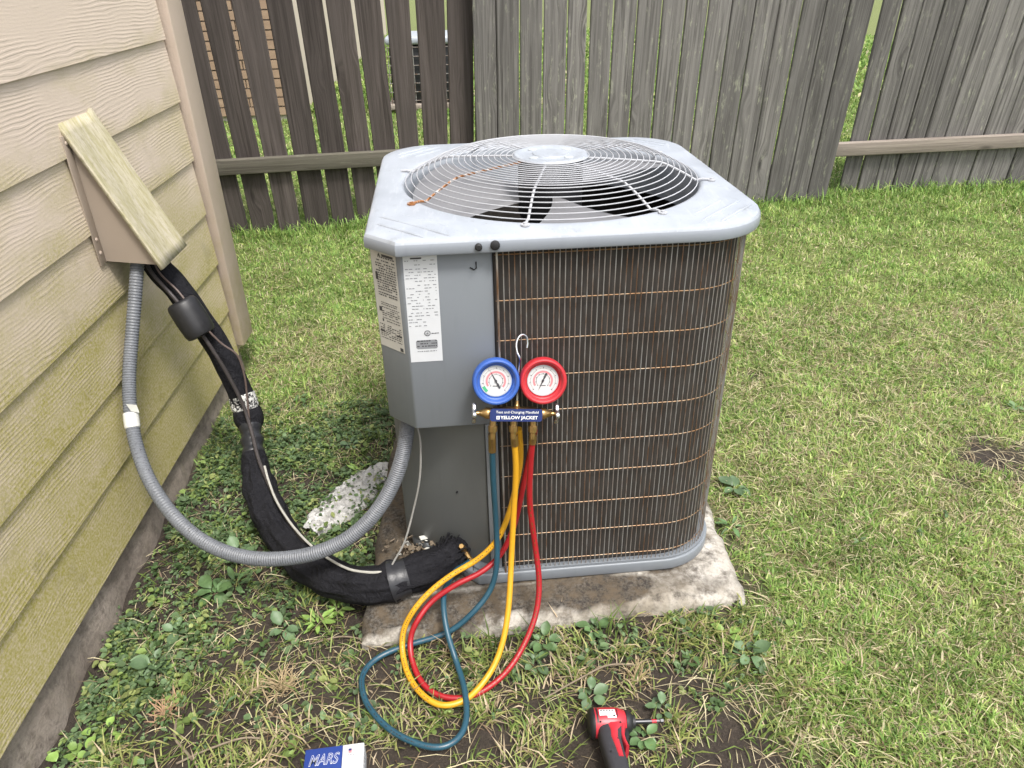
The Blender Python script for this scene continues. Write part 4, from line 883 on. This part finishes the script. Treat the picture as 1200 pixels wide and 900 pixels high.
def carton():
    c = Vector((-.335, .865, .0)); root = empty('carton', c, 'small blue and white carton standing in the soil at the bottom edge', 'box', rot=(0, 0, R(5)))
    m = MB(); m.box((-.055, -.065, -.004), (.018, .055, .043)); m.build('blue_half', M['box_blue'], root, bevel=.001)
    m = MB(); m.box((.0183, -.065, -.004), (.060, .055, .0432)); m.build('white_half', M['box_white'], root, bevel=.001)
    for off_, mt, z in ((.0005, M['box_white'], .0436), (-.00035, M['box_blue'], .0440)):
        me = text_mesh('MARS', .028, .3, .0001, off_); me.materials.append(mt); o = link('lettering', me, root); o.location = (-.0185, .028, z); o.scale = (.80, 1.15, 1)
    m = MB(); m.box((.030, .036, .0433), (.044, .045, .0436)); m.build('flag_field', M['pink'], root, False)
    m = MB(); m.box((.030, .0405, .0437), (.036, .045, .0440)); m.build('flag_canton', M['navy'], root, False)
    m = MB()
    for k in range(3): m.box((.0362, .0368 + .003 * k, .0437), (.044, .0380 + .003 * k, .0439))
    m.build('flag_stripe', M['print'], root, False)
    m = MB()
    for k in range(5): m.box((.030 + .003 * k, .031, .0433), (.032 + .003 * k, .0335, .0436))
    m.build('small_print', M['inkl'], root, False)
    m = MB(); rr = random.Random(8)
    for k in range(6):
        z = .036 - .006 * k; y = -.05
        while y < .045: L = rr.uniform(.004, .012); m.box((.0601, y, z), (.0604, y + L, z + .002)); y += L + .004
    m.build('side_print', M['inkl'], root, False)
carton()
def bag():
    n, k = 60, 30; o = Vector((-.43, 1.735, .0)); a, b = Vector((-.52, 1.60, 0)), Vector((-.345, 1.90, 0)); d = (b - a); s = Vector((d.y, -d.x, 0)).normalized()
    vs = []
    from mathutils import noise
    for i in range(n + 1):
        t = i / n; w = .060 * (math.sin(math.pi * min(1, t * .93 + .06)) ** .5) + .006
        for j in range(k + 1):
            u = j / k * 2 - 1; p = a + d * t + s * (u * w)
            q = noise.turbulence(Vector((p.x * 22, p.y * 22, 3)), 4, True); cr = abs(noise.noise(Vector((p.x * 45 + q, p.y * 45, 1))))
            z = .012 + .014 * (1 - u * u) * (.5 + .8 * q) - cr * .020 + .004; p += Vector((noise.noise(p * 40), noise.noise(p * 41 + Vector((5, 0, 0))), 0)) * .012
            if abs(u) > .97: z = .004
            vs.append((p.x - o.x, p.y - o.y, z))
    fs = [(i * (k + 1) + j, i * (k + 1) + j + 1, (i + 1) * (k + 1) + j + 1, (i + 1) * (k + 1) + j) for i in range(n) for j in range(k)]
    m = MB(); m.add(vs, fs); x = m.build('plastic_bag', M['plastic'], None, angle=25); x.location = o; tag(x, 'crumpled white plastic bag lying beside the slab behind the grey conduit', 'plastic bag')
bag()

# ------------------------------------------------------------------ grass, weeds and litter
PADP = [(-.318, 1.182), (.598, 1.252), (.60, 2.25), (-.325, 2.22)]
def inpad(x, y, g=0.0):
    ok = np.ones(len(x), bool)
    for i in range(4):
        (ax, ay), (bx, by) = PADP[i], PADP[(i + 1) % 4]; L = math.hypot(bx - ax, by - ay)
        ok &= ((bx - ax) * (y - ay) - (by - ay) * (x - ax)) / L > -g
    return ok
def allowed(x, y, g=.004):
    r = ~inpad(x, y, g) & ~((x < -.985) & (y < 2.75))
    # under the tool and the carton the grass is pressed flat
    r &= ~((x > .155) & (x < .245) & (y > .79) & (y < .985)); r &= ~((x > -.40) & (x < -.27) & (y < .925)); return r
def blades_object(name, X, Y, length, width, colr, tilt, label, cat, Z=None):
    n = len(X); az = fbm(X, Y, 7, 80) * 14 + RNG.standard_normal(n) * 1.5
    dx, dy = np.cos(az), np.sin(az); sx, sy = -dy, dx
    tw = RNG.random(n) * 1.2 - .6; sxx = sx * np.cos(tw); syy = sy * np.cos(tw); sz = np.sin(tw) * .6
    z = ground_z(X, Y) - .004 + .012 * (tilt > 1.15) * RNG.random(n) if Z is None else Z
    t1 = tilt; t2 = np.clip(tilt + .25 + RNG.random(n) * .9, 0, 1.75); l1 = length * .5; l2 = length * .5
    p0 = np.stack([X, Y, z], 1)
    p1 = p0 + np.stack([dx * np.sin(t1) * l1, dy * np.sin(t1) * l1, np.cos(t1) * l1], 1)
    p2 = p1 + np.stack([dx * np.sin(t2) * l2, dy * np.sin(t2) * l2, np.cos(t2) * l2], 1)
    S = np.stack([sxx, syy, sz], 1) * (width / 2)[:, None]
    v = np.stack([p0 - S * .8, p0 + S * .8, p1 - S, p1 + S, p2], 1).reshape(-1, 3)
    b = np.arange(n) * 5
    loops = np.stack([b, b + 1, b + 3, b + 2, b + 2, b + 3, b + 4], 1).ravel()
    starts = (np.arange(n)[:, None] * 7 + np.array([0, 4])[None]).ravel()
    me = bpy.data.meshes.new(name); me.vertices.add(n * 5); me.vertices.foreach_set('co', v.astype(np.float32).ravel())
    me.loops.add(n * 7); me.loops.foreach_set('vertex_index', loops.astype(np.int32)); me.polygons.add(n * 2); me.polygons.foreach_set('loop_start', starts.astype(np.int32))
    me.update(calc_edges=True); me.validate()
    c = np.ones((n, 5, 4), np.float32); c[:, :, :3] = colr[:, None, :]
    at = me.color_attributes.new('Col', 'FLOAT_COLOR', 'POINT'); at.data.foreach_set('color', c.ravel()); me.materials.append(M['blades'])
    o = link(name, me); tag(o, label, cat, kind='stuff'); return o
def pal(n, w, cols):
    i = RNG.choice(len(cols), n, p=np.array(w) / sum(w)); c = np.array(cols)[i]; return c * (.72 + .56 * RNG.random((n, 1)))
G1, G2, G3, YG, ST, BR = (.15, .265, .06), (.235, .37, .09), (.33, .455, .125), (.46, .53, .18), (.64, .57, .37), (.30, .23, .14)
def grass():
    def scatter(x0, x1, y0, y1, dens):
        n = int((x1 - x0) * (y1 - y0) * dens); return x0 + RNG.random(n) * (x1 - x0), y0 + RNG.random(n) * (y1 - y0)
    # lawn, thinner with distance
    Xs, Ys, Ls, Ws = [], [], [], []
    for (x0, x1, y0, y1, d, w) in ((.40, 2.1, .55, 1.5, 46000, .0029), (-1.2, 2.6, 1.5, 2.4, 33000, .0030), (-1.3, 3.2, 2.4, 3.4, 23000, .0034), (-2.1, 4.2, 3.4, 4.9, 13500, .0041), (-4.2, 5.5, 4.9, 8.2, 3600, .008), (-2.2, 7, 8.2, 17, 750, .022), (2.1, 5, .55, 2.4, 2600, .006), (3.2, 7, 2.4, 4.9, 1500, .008)):
        x, y = scatter(x0, x1, y0, y1, d); k = (RNG.random(len(x)) < lawn(x, y) ** .8 * (.42 + .75 * sst(.34, .56, fbm(x, y, 15, 51)))) & allowed(x, y); x, y = x[k], y[k]
        Xs.append(x); Ys.append(y); Ls.append(.017 + .028 * RNG.random(len(x)) + .012 * sst(3.8, 4.4, y) + .05 * (y > 8.2)); Ws.append(w * (.6 + .6 * RNG.random(len(x)) + .9 * (RNG.random(len(x)) < .12)))
    X, Y, L, Wd = map(np.concatenate, (Xs, Ys, Ls, Ws)); n = len(X)
    m1 = fbm(X, Y, 1.7, 40); dry = np.clip(sst(.42, .62, fbm(X, Y, 3.0, 41)) * .75 + 1.1 * (vn(X, Y, 22, 42) - .5) + .14 - .6 * sst(3.5, 4.4, Y), 0, 1)
    lush = pal(n, (4, 5, 4, 1.6, .5), (G1, G2, G3, YG, ST)); pale = pal(n, (1.2, 3.4, 5, 4.2, 2.0, .8), (G1, G2, G3, YG, ST, BR))
    c = np.where((RNG.random(n) < dry)[:, None], pale, lush) * (.62 + .62 * fbm(X, Y, 9, 55))[:, None]; tilt = np.clip(.55 + .38 * RNG.standard_normal(n), .1, 1.35) * (1 - .35 * sst(3.8, 4.5, Y))
    th = RNG.random(n) < .09; tilt = np.where(th, 1.15 + .3 * RNG.random(n), tilt); c = np.where(th[:, None], pal(n, (3, 2, 1), (ST, YG, BR)), c)
    blades_object('lawn_grass', X, Y, L, Wd, c, tilt, 'short mown lawn grass, green with straw coloured blades', 'grass')
    # taller ragged grass along the fence foot and by the pad
    t = RNG.random(3600); x = -1.7 + t * 7.0; y = np.where(x < -.05, 4.355 + (x + 1.495) * .127, np.where(x < 2.2, 4.47 + (x + .04) * .056, 4.72 + (x - 2.3) * .046)) - RNG.random(3600) * .16 + .02
    n = len(x); blades_object('fence_grass', x, y, .05 + .09 * RNG.random(n) ** 2, .004 + .003 * RNG.random(n), pal(n, (4, 4, 2, 1), (G1, G2, G3, YG)), .1 + .5 * RNG.random(n), 'longer uncut grass along the foot of the fence', 'grass')
    # tufts of half dead grass on the bare soil: radial clumps
    cx, cy = [], []
    while len(cx) < 120:
        a, b = random.uniform(-.88, .80), random.uniform(.70, 1.24)
        if a < -.25 and b > .98 and random.random() < .85: continue
        q = float(vn(np.array(a), np.array(b), 5, 60)); 
        if random.random() < .25 + q * .9 and allowed(np.array([a]), np.array([b]), .01)[0]: cx.append(a); cy.append(b)
    for a, b in ((-.62, 1.10), (-.60, 1.08), (-.55, 1.12), (-.52, .985), (-.50, 1.02), (-.45, .95), (-.16, 1.14), (-.12, 1.15), (-.2, 1.11), (-.05, 1.14), (.02, 1.13), (.05, 1.16), (.12, 1.15), (.17, 1.15), (.35, 1.17), (.47, 1.20), (-.48, 1.36), (-.42, 1.25), (-.85, 1.0)): cx.append(a); cy.append(b)
    X, Y, L, C, T = [], [], [], [], []
    for a, b in zip(cx, cy):
        k = random.randint(14, 60); s = random.uniform(.012, .030); X.append(a + RNG.standard_normal(k) * s); Y.append(b + RNG.standard_normal(k) * s); big = random.uniform(.7, 1.3)
        L.append((.025 + .045 * RNG.random(k)) * big); d = random.random(); C.append(pal(k, (1.2, 2, 2.2, 2.2 + 2 * d, 3.5 * d + .6, 1.2 * d), (G1, G2, G3, YG, ST, BR))); T.append(.35 + .75 * RNG.random(k))
    for (x0, x1, y0, y1, d) in ((-.97, -.26, 1.05, 2.3, 2600), (-.8, .7, .65, 1.22, 900)):
        q = int((x1 - x0) * (y1 - y0) * d); X.append(x0 + RNG.random(q) * (x1 - x0)); Y.append(y0 + RNG.random(q) * (y1 - y0)); L.append(.018 + .03 * RNG.random(q)); C.append(pal(q, (3, 3, 2, 1, 1, .8), (G1, G2, G3, YG, ST, BR)) * .8); T.append(.4 + .9 * RNG.random(q))
    for a, b, q in ((.255, 1.185, 9), (.30, 1.19, 7), (-.02, 1.16, 12), (.06, 1.17, 10)):          # tall green stalks against the slab edge
        X.append(a + RNG.standard_normal(q) * .012); Y.append(b + RNG.standard_normal(q) * .006); L.append(.06 + .06 * RNG.random(q)); C.append(pal(q, (3, 3), (G1, G2))); T.append(.05 + .35 * RNG.random(q))
    X, Y, L, C, T = map(np.concatenate, (X, Y, L, C, T)); k = allowed(X, Y); n = k.sum()
    blades_object('dry_grass_tufts', X[k], Y[k], L[k], .0024 + .0018 * RNG.random(n), C[k] * np.array((.78, .70, .74)), T[k], 'ragged tufts of half dry grass on the bare soil', 'grass')
    # dead stems lying flat everywhere
    x, y = scatter(-.95, 2.4, .55, 3.0, 5200); k = allowed(x, y) & (RNG.random(len(x)) < .30 + .6 * lawn(x, y)); x, y = x[k], y[k]; n = len(x)
    blades_object('straw_litter', x, y, .03 + .07 * RNG.random(n), .0012 + .0012 * RNG.random(n), pal(n, (3, 2, 1), (ST, (.34, .27, .17), BR)), 1.22 + .30 * RNG.random(n), 'dead straw stems scattered over the soil', 'straw', ground_z(x, y) + .004)
grass()
def leaf_template(el=1.0, tip=1.0):
    """one cupped leaf, base at the origin, pointing +X, unit length; 3 rows of points"""
    xs = [0, .18, .42, .68, .88, 1.0]; ws = [.03, .17 * el, .27 * el, .25 * el * tip, .14 * el * tip, .01]
    v = []; f = []
    for x, w in zip(xs, ws): dr = -.30 * x * x + .05 * math.sin(7 * x); v += [(x, -w, dr + .12 * w / .27), (x, 0, dr - .03), (x * .97, w, dr + .10 * w / .27)]
    for i in range(5):
        for j in range(2): a = i * 3 + j; f.append((a, a + 3, a + 4, a + 1))
    return np.array(v), f
def weeds():
    # nameless ground cover: thousands of small leaves, one object
    px, py, kind = [], [], []
    def region(n, x0, x1, y0, y1, fn):
        x = x0 + RNG.random(n) * (x1 - x0); y = y0 + RNG.random(n) * (y1 - y0); k = allowed(x, y, .01) & (RNG.random(n) < fn(x, y)); px.append(x[k]); py.append(y[k])
    region(9500, -.97, -.25, 1.1, 2.35, lambda x, y: np.clip(.22 + .95 * sst(.42, .62, fbm(x, y, 5, 70)) - .2 * sst(-.55, -.35, x) * (y < 1.5), 0, 1) * (1 - .75 * sst(2.0, 2.4, y)) * (.25 + .75 * sst(1.12, 1.42, y + .35 * sst(-.75, -.9, x))))
    region(900, -.97, -.60, .75, 1.2, lambda x, y: .85 * sst(-.66, -.86, x) * np.ones_like(x) + .10 * sst(.5, .6, fbm(x, y, 6, 71)))
    region(900, -.6, .75, .7, 1.25, lambda x, y: .45 * sst(.50, .62, fbm(x, y, 6, 72)))
    region(260, -.2, .62, 1.08, 1.26, lambda x, y: .6 * np.ones_like(x))
    region(600, .5, 2.0, .7, 2.2, lambda x, y: .40 * sst(.55, .68, fbm(x, y, 4, 73)))
    X = np.concatenate(px); Y = np.concatenate(py); n = len(X)
    tv, tf = leaf_template(1.25, 1.1); tf = np.array(tf); cols = []; V = []; cnt = 0; C = []
    per = RNG.integers(4, 8, n); tot = per.sum(); idx = np.repeat(np.arange(n), per)
    az = RNG.random(tot) * 2 * np.pi; size = (.006 + .015 * RNG.random(n) ** 1.9)[idx] * (.7 + .5 * RNG.random(tot)); pit = .55 - 1.35 * RNG.random(tot)   # leaves rise outwards, then droop
    h = (.002 + .034 * RNG.random(n) ** 1.5)[idx] * RNG.random(tot)
    spread = (.004 + .010 * RNG.random(n))[idx] * RNG.random(tot)
    bx = X[idx] + np.cos(az) * spread; by = Y[idx] + np.sin(az) * spread; bz = ground_z(X[idx], Y[idx]) + h
    ca, sa, cp, sp = np.cos(az), np.sin(az), np.cos(pit), np.sin(pit)
    wsc = (.35 + 1.0 * RNG.random(n) ** .7)[idx] * (.8 + .4 * RNG.random(tot))
    t = tv[None] * size[:, None, None]; lx, ly, lz = t[..., 0], t[..., 1] * wsc[:, None], t[..., 2]
    x2 = lx * cp[:, None] + lz * sp[:, None]; z2 = -lx * sp[:, None] + lz * cp[:, None]
    v = np.stack([bx[:, None] + x2 * ca[:, None] - ly * sa[:, None], by[:, None] + x2 * sa[:, None] + ly * ca[:, None], bz[:, None] + z2], 2).reshape(-1, 3)
    k = len(tv); f = (tf[None] + (np.arange(tot) * k)[:, None, None]).reshape(-1, 4)
    me = bpy.data.meshes.new('ground_cover_weeds'); me.vertices.add(len(v)); me.vertices.foreach_set('co', v.astype(np.float32).ravel()); me.loops.add(f.size); me.loops.foreach_set('vertex_index', f.astype(np.int32).ravel())
    me.polygons.add(len(f)); me.polygons.foreach_set('loop_start', (np.arange(len(f)) * 4).astype(np.int32)); me.update(calc_edges=True)
    me.polygons.foreach_set('use_smooth', np.ones(len(f), bool))
    base = np.array([(.095, .15, .065), (.13, .195, .09), (.17, .24, .07), (.07, .12, .042), (.24, .28, .10)])[RNG.choice(5, n, p=(.28, .27, .18, .17, .10))]
    lc = base[idx] * (.6 + .8 * RNG.random((tot, 1))); c = np.ones((tot, k, 4), np.float32); c[:, :, :3] = lc[:, None]
    at = me.color_attributes.new('Col', 'FLOAT_COLOR', 'POINT'); at.data.foreach_set('color', c.ravel()); me.materials.append(M['leaves'])
    tag(link('ground_cover_weeds', me), 'low broadleaf weeds carpeting the soil between house and air conditioner', 'weeds', kind='stuff')
    # the larger weeds one can point at
    lm = {}
    for nm, el, tip in (('oval', 1.25, 1.15), ('long', .62, .95), ('round', 1.7, 1.2)):
        tv, tf = leaf_template(el, tip)
        for mt in ('leaf_grey', 'leaf_bright', 'leaf_dark'):
            m = MB(); m.add([tuple(p) for p in tv], tf); lm[nm, mt] = m.mesh('leaf', M[mt], angle=80)
    spots = [
        (-.905, .955, 'round', 'leaf_bright', 16, .030, 'bright green round leaved weed against the foundation at the lower left corner', 1),
        (-.875, 1.02, 'round', 'leaf_bright', 10, .026, 'small bright weed just above the lower left corner clump', 1),
        (-.815, 1.20, 'oval', 'leaf_grey', 9, .045, 'grey green broad leaved weed beside the lower foundation', 1),
        (-.79, 1.29, 'oval', 'leaf_grey', 8, .042, 'second grey green weed up along the foundation', 1),
        (-.73, 1.40, 'oval', 'leaf_dark', 9, .055, 'dark spreading weed with long leaves near the foundation', 1),
        (-.68, 1.42, 'long', 'leaf_dark', 8, .055, 'dark narrow leaved weed in the middle of the weedy strip', 1),
        (-.70, 1.53, 'oval', 'leaf_grey', 8, .045, 'grey green rosette under the low bend of the grey conduit', 1),
        (-.52, 1.255, 'oval', 'leaf_grey', 6, .040, 'lone grey green weed on bare soil below the black bundle', 1),
        (-.605, 1.045, 'long', 'leaf_grey', 6, .035, 'small upright weed beside the reddish straw tuft', 1),
        (-.44, 1.27, 'long', 'leaf_bright', 10, .045, 'pale green narrow leaved rosette below the black bundle', 1),
        (-.40, 1.31, 'long', 'leaf_bright', 8, .040, 'pale green weed touching the underside of the black bundle', 1),
        (-.30, .975, 'round', 'leaf_grey', 6, .018, 'tiny clover weed on bare soil above the blue carton', 1),
        (.10, 1.165, 'oval', 'leaf_dark', 9, .034, 'dark clover like weed at the front edge of the slab by the red hose', 1),
        (.22, 1.195, 'oval', 'leaf_dark', 8, .036, 'leafy weed with tall stalks in front of the slab', 1),
        (.075, 1.115, 'oval', 'leaf_grey', 8, .034, 'grey green weed inside the bend of the red hose', 1),
        (.565, 1.12, 'oval', 'leaf_grey', 7, .045, 'grey green rosette of large oval leaves right of the slab corner', 1),
        (.53, 1.17, 'oval', 'leaf_bright', 5, .034, 'bright weed beside the bare patch at the slab corner', 1),
        (.19, 1.03, 'oval', 'leaf_grey', 7, .036, 'green weed directly behind the impact driver', 1),
        (.285, .93, 'oval', 'leaf_dark', 8, .032, 'dark leafy weed below the driver bit', 1),
        (.335, .985, 'oval', 'leaf_grey', 7, .030, 'grey green weed at the tip of the driver bit', 1),
        (-.425, 1.88, 'long', 'leaf_bright', 10, .045, 'bright weed growing behind the crumpled plastic bag', 1),
        (-.47, 2.02, 'oval', 'leaf_grey', 8, .030, 'grey green weed in the strip left of the air conditioner', 1),
        (.72, 1.72, 'oval', 'leaf_grey', 6, .050, 'bluish weed leaning on the right side of the slab', 1),
        (.655, 1.55, 'long', 'leaf_dark', 6, .05, 'narrow leaved weed at the right edge of the slab', 1),
    ]
    for (x, y, nm, mt, cnt, size, lab, _) in spots:
        z = float(ground_z(x, y)); w = empty('broadleaf_weed', (x, y, z), lab, 'weed', 'larger weeds around the slab'); a0 = random.uniform(0, 6)
        for i in range(cnt):
            l = link('leaf', lm[nm, mt], w); az = a0 + i * 2.4 + random.uniform(-.3, .3); s = size * random.uniform(.5, 1.0); q = random.uniform(.0, .5) if i < cnt * .6 else random.uniform(.4, 1.0)
            rad = .004 + (.012 if nm == 'round' else .003) * math.sqrt(i); l.location = (math.cos(az) * rad, math.sin(az) * rad, .008 + .014 * i / cnt); l.rotation_euler = Euler((random.uniform(-.3, .3), -q, az)); l.scale = (s, s, s)
    # dry tufts and twigs that stand out singly
    def tuft(x, y, mat, k, L, lab):
        m = MB(); z = float(ground_z(x, y)); rr = random.Random(int(x * 1e4))
        for i in range(k):
            a = rr.uniform(0, 6.28); t = rr.uniform(.3, 1.25); l = L * rr.uniform(.5, 1.1); d = Vector((math.cos(a) * math.sin(t), math.sin(a) * math.sin(t), math.cos(t))); b0 = Vector((rr.gauss(0, .012), rr.gauss(0, .012), -.003))
            e = Vector((rr.uniform(-.3, .3), rr.uniform(-.3, .3), -.35)) * l * .4; m.tube([b0, b0 + d * l * .5, b0 + d * l + e], [.0012, .0014, .0004], 4)
        o = m.build('dry_tuft', mat, None); o.location = (x, y, z); tag(o, lab, 'dry grass')
    tuft(-.735, 1.065, M['pinkstraw'], 60, .055, 'reddish dead grass tuft by the lower part of the foundation')
    tuft(-.49, 1.10, M['straw'], 70, .060, 'straw coloured dead grass clump on the soil left of the slab corner')
    tuft(.30, 1.08, M['straw'], 40, .05, 'straw coloured tuft in front of the right half of the slab')
    def twig(P, r, lab):
        o = Vector(P[0]); m = MB(); m.tube([p - o for p in smoothed(spline(P, 6), 1)], r, 6); x = m.build('twig', M['twig'], None); x.location = o; tag(x, lab, 'twig')
    g = lambda x, y, e=.008: (x, y, float(ground_z(x, y)) + e)
    twig([g(-.70, 1.03), g(-.685, .985, .012), g(-.655, .955), g(-.63, .93)], .0028, 'thin brown root crossing the soil at lower left')
    twig([g(-.66, .925), g(-.60, .945, .02), g(-.54, .965, .02), g(-.50, .97)], .0022, 'short bent twig at the bottom left foreground')
    twig([g(.09, 1.03), g(.17, 1.065, .02), g(.24, 1.10, .022), g(.31, 1.105)], .0020, 'long pale dead stem behind the impact driver')
    twig([g(-.42, 1.93), g(-.40, 1.87, .012), g(-.375, 1.84, .010), g(-.37, 1.78)], .0028, 'crooked root on bare soil left of the air conditioner')
    twig([g(-.45, 1.21), g(-.38, 1.225, .015), g(-.32, 1.21)], .002, 'straight dry stem left of the slab corner')
    twig([g(.40, 1.20), g(.46, 1.225, .02), g(.52, 1.22)], .002, 'dry stem at the right front edge of the slab')
    n = 2600; x = -.95 + RNG.random(n) * 1.9; y = .62 + RNG.random(n) * 1.2; kk = allowed(x, y, .0) & (lawn(x, y) < .35); x, y = x[kk], y[kk]; m = MB(); rr = random.Random(9)
    for a, b in zip(x, y):
        q = rr.uniform(.0015, .0055) * (2 if rr.random() < .05 else 1); z = float(ground_z(a, b)); pts = [(a + q * rr.uniform(.6, 1.2) * math.cos(t + rr.uniform(-.3, .3)), b + q * rr.uniform(.6, 1.2) * math.sin(t), z - q * .3) for t in (0, 1.57, 3.14, 4.71)]
        m.add(pts + [(a + rr.uniform(-.3, .3) * q, b, z + q * rr.uniform(.5, 1.1))], [(0, 1, 4), (1, 2, 4), (2, 3, 4), (3, 0, 4)])
    tag(m.build('soil_crumbs', M['soil'], None, False), 'loose crumbs of dark soil in front of the slab', 'soil', kind='stuff')
    # leaf scraps and pale chips caught beside the pipe entry
    m = MB(); rr = random.Random(5)
    for i in range(110):
        x, y = -.20 + rr.gauss(0, .040), 1.43 + rr.gauss(0, .028); s = rr.uniform(.003, .011); z = .066 + abs(rr.gauss(0, .022)); a = rr.uniform(0, 6); b = rr.uniform(.1, 1.0)
        xf = Matrix.Translation((x, y, z)) @ Euler((b, a, a * 2)).to_matrix().to_4x4(); m.cur = 0 if i % 7 else 1; m.box((-s, -s * .6, -.001), (s, s * .6, .0012), xf)
    m.build('leaf_debris', [M['twig'], M['whitetape']], None, False); tag(bpy.data.objects['leaf_debris'], 'dry leaf scraps and pale chips on the slab behind the black bundle', 'debris', kind='stuff')
    for i, (x, y, z, lab) in enumerate(((-.178, 1.415, .088, 'pale pebble standing highest beside the pipe entry'), (-.20, 1.385, .078, 'pale flat chip between bundle and service panel'))):
        m = MB(); m.lathe([(0, -.010), (.009, -.008), (.013, 0), (.010, .008), (0, .011)], 9, Euler((.4, .3, i)).to_matrix().to_4x4()); o = m.build('pebble', M['whitetape'], None, angle=60); o.location = (x, y, z); tag(o, lab, 'pebble')
weeds()
